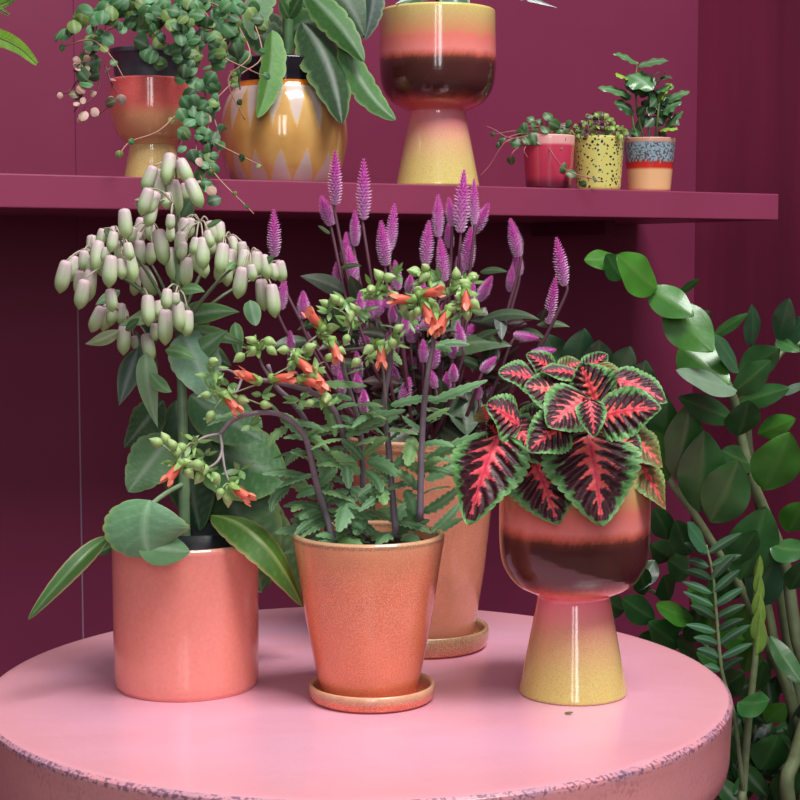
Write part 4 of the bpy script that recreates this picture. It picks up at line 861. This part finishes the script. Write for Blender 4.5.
for pts in ([(645,142,0),(637,110,0),(636,80,-.01),(637,62,-.01)], [(655,142,0),(658,115,-.02),(660,95,-.01)], [(650,142,0),(648,118,.01),(648,100,0)], [(640,142,0),(634,128,-.01),(632,112,-.01)]):
    v6.tube([W(x, y, p6.y + d) for x, y, d in pts], 1.3 * s6, .8 * s6, lin(110, 130, 70), seg=6)
v6.build('stem', M_STEM, t6)
l6 = [(638,64,613,54,11,1),(638,66,669,61,11,1),(627,78,617,77,12,2),(628,74,653,90,25,1),(632,96,597,88,12,1),(634,112,614,104,16,0),(655,80,672,78,10,0),(656,90,674,88,13,1),(657,98,671,86,18,2),(666,102,690,92,11,1),(661,112,682,102,18,1),(664,128,684,112,14,1),(656,85,667,71,8,0),(660,130,678,130,10,2),(648,80,660,72,8,0)]
for (bx, by, tx, ty, wp, q) in l6:
    c = [lin(44, 84, 48), lin(76, 122, 80), lin(130, 170, 60)][q]; lf(t6, bx, by, tx, ty, wp * 1.15, p6.y, c, -.01, -.035, matl=M_GLOSS, N=20, M=8, a=.8, b=.7, wave=.05, wfreq=3, nrm=Vector((0, -.8, .8)), sag=(0, -4), vein=.2, nj=.2)
b = MB()
for k in range(34):
    X = random.uniform(632, 672); Y_ = random.uniform(88, 132); a = random.uniform(0, 6.28)
    lf(None, X, Y_, X + 15 * math.cos(a), Y_ - 12 * math.sin(a), 10, p6.y, random.choice([ZD, ZD, ZG]), random.uniform(-.02, .02), random.uniform(-.03, .02), mb=b, N=8, M=4, vein=0)
b.build('inner_leaves', M_GLOSS, t6)

# 7 fern at left, pot just outside the frame on the shelf
pf, _ = onshelf(-75, .12)
tf = thing('potted_fern', 'bright green fern fronds arching in at the upper left edge', 'plant', pf)
sF = pf.y / F
pot([(.035, 0), (.036, .003), (.044, .06), (.045, .075)], pf, lin(120, 60, 50), M_CORAL, tf, seg=48, sub=2, soilz=.066)
def frond(pts, wpx, c, seedn=16):
    P = catmull([W(x, y, pf.y + d) for x, y, d in pts], 8); m_ = MB(); m_.tube(P, 1 * sF, .4 * sF, lin(110, 130, 60), seg=5, smooth=0); n = len(P)
    for i in range(3, n):
        v = i / n; tg = (P[i] - P[i - 1]).normalized(); sd = tg.cross(Vector((0, -1, 0))).normalized(); L = wpx * sF * (1 - v) ** .55 * .5 + .001
        for k in (0, .5):
            for sg_ in (-1, 1):
                q = P[i] - (P[i] - P[i - 1]) * k
                m_.leaf(q, q + sd * sg_ * L + tg * L * .6, L * .2 + .001, Vector((.2, -1, .5)), lc(jit(c), vein=0), N=5, M=3, b=.6, a=.7)
    m_.build('frond', M_LEAF, tf)
frond([(-72,118,0),(-60,60,0),(-30,32,-.02),(0,38,-.03),(20,48,-.03),(36,63,-.04)], 26, lin(120, 166, 50))
frond([(-75,118,0),(-60,40,0),(-35,10,-.02),(0,4,-.03),(16,-3,-.04)], 18, lin(110, 160, 60))
frond([(-75,118,0),(-70,30,0),(-50,0,-.0),(-20,-2,.0),(8,14,-.0)], 16, lin(90, 140, 60))
frond([(-75,118,0),(-100,50,0),(-130,50,.0)], 22, lin(100, 150, 60)); frond([(-75,118,0),(-80,60,-.05),(-90,70,-.09)], 22, lin(100, 150, 60))

# fallen leaf on the table
lp = WZ(569, 713, TZ + .0012); m_ = MB(); m_.leaf(lp + Vector((-.0045, 0, 0)), lp + Vector((.0045, .001, .0006)), .006, (0, 0, 1), lin(96, 110, 70), ctrl=lp + Vector((0, 0, .0012)), N=8, M=4)
o = m_.build('fallen_leaf', M_LEAF, org=lp, solid=.0004); o['label'] = 'tiny fallen green leaf bit lying in front of the goblet pot'; o['category'] = 'leaf'
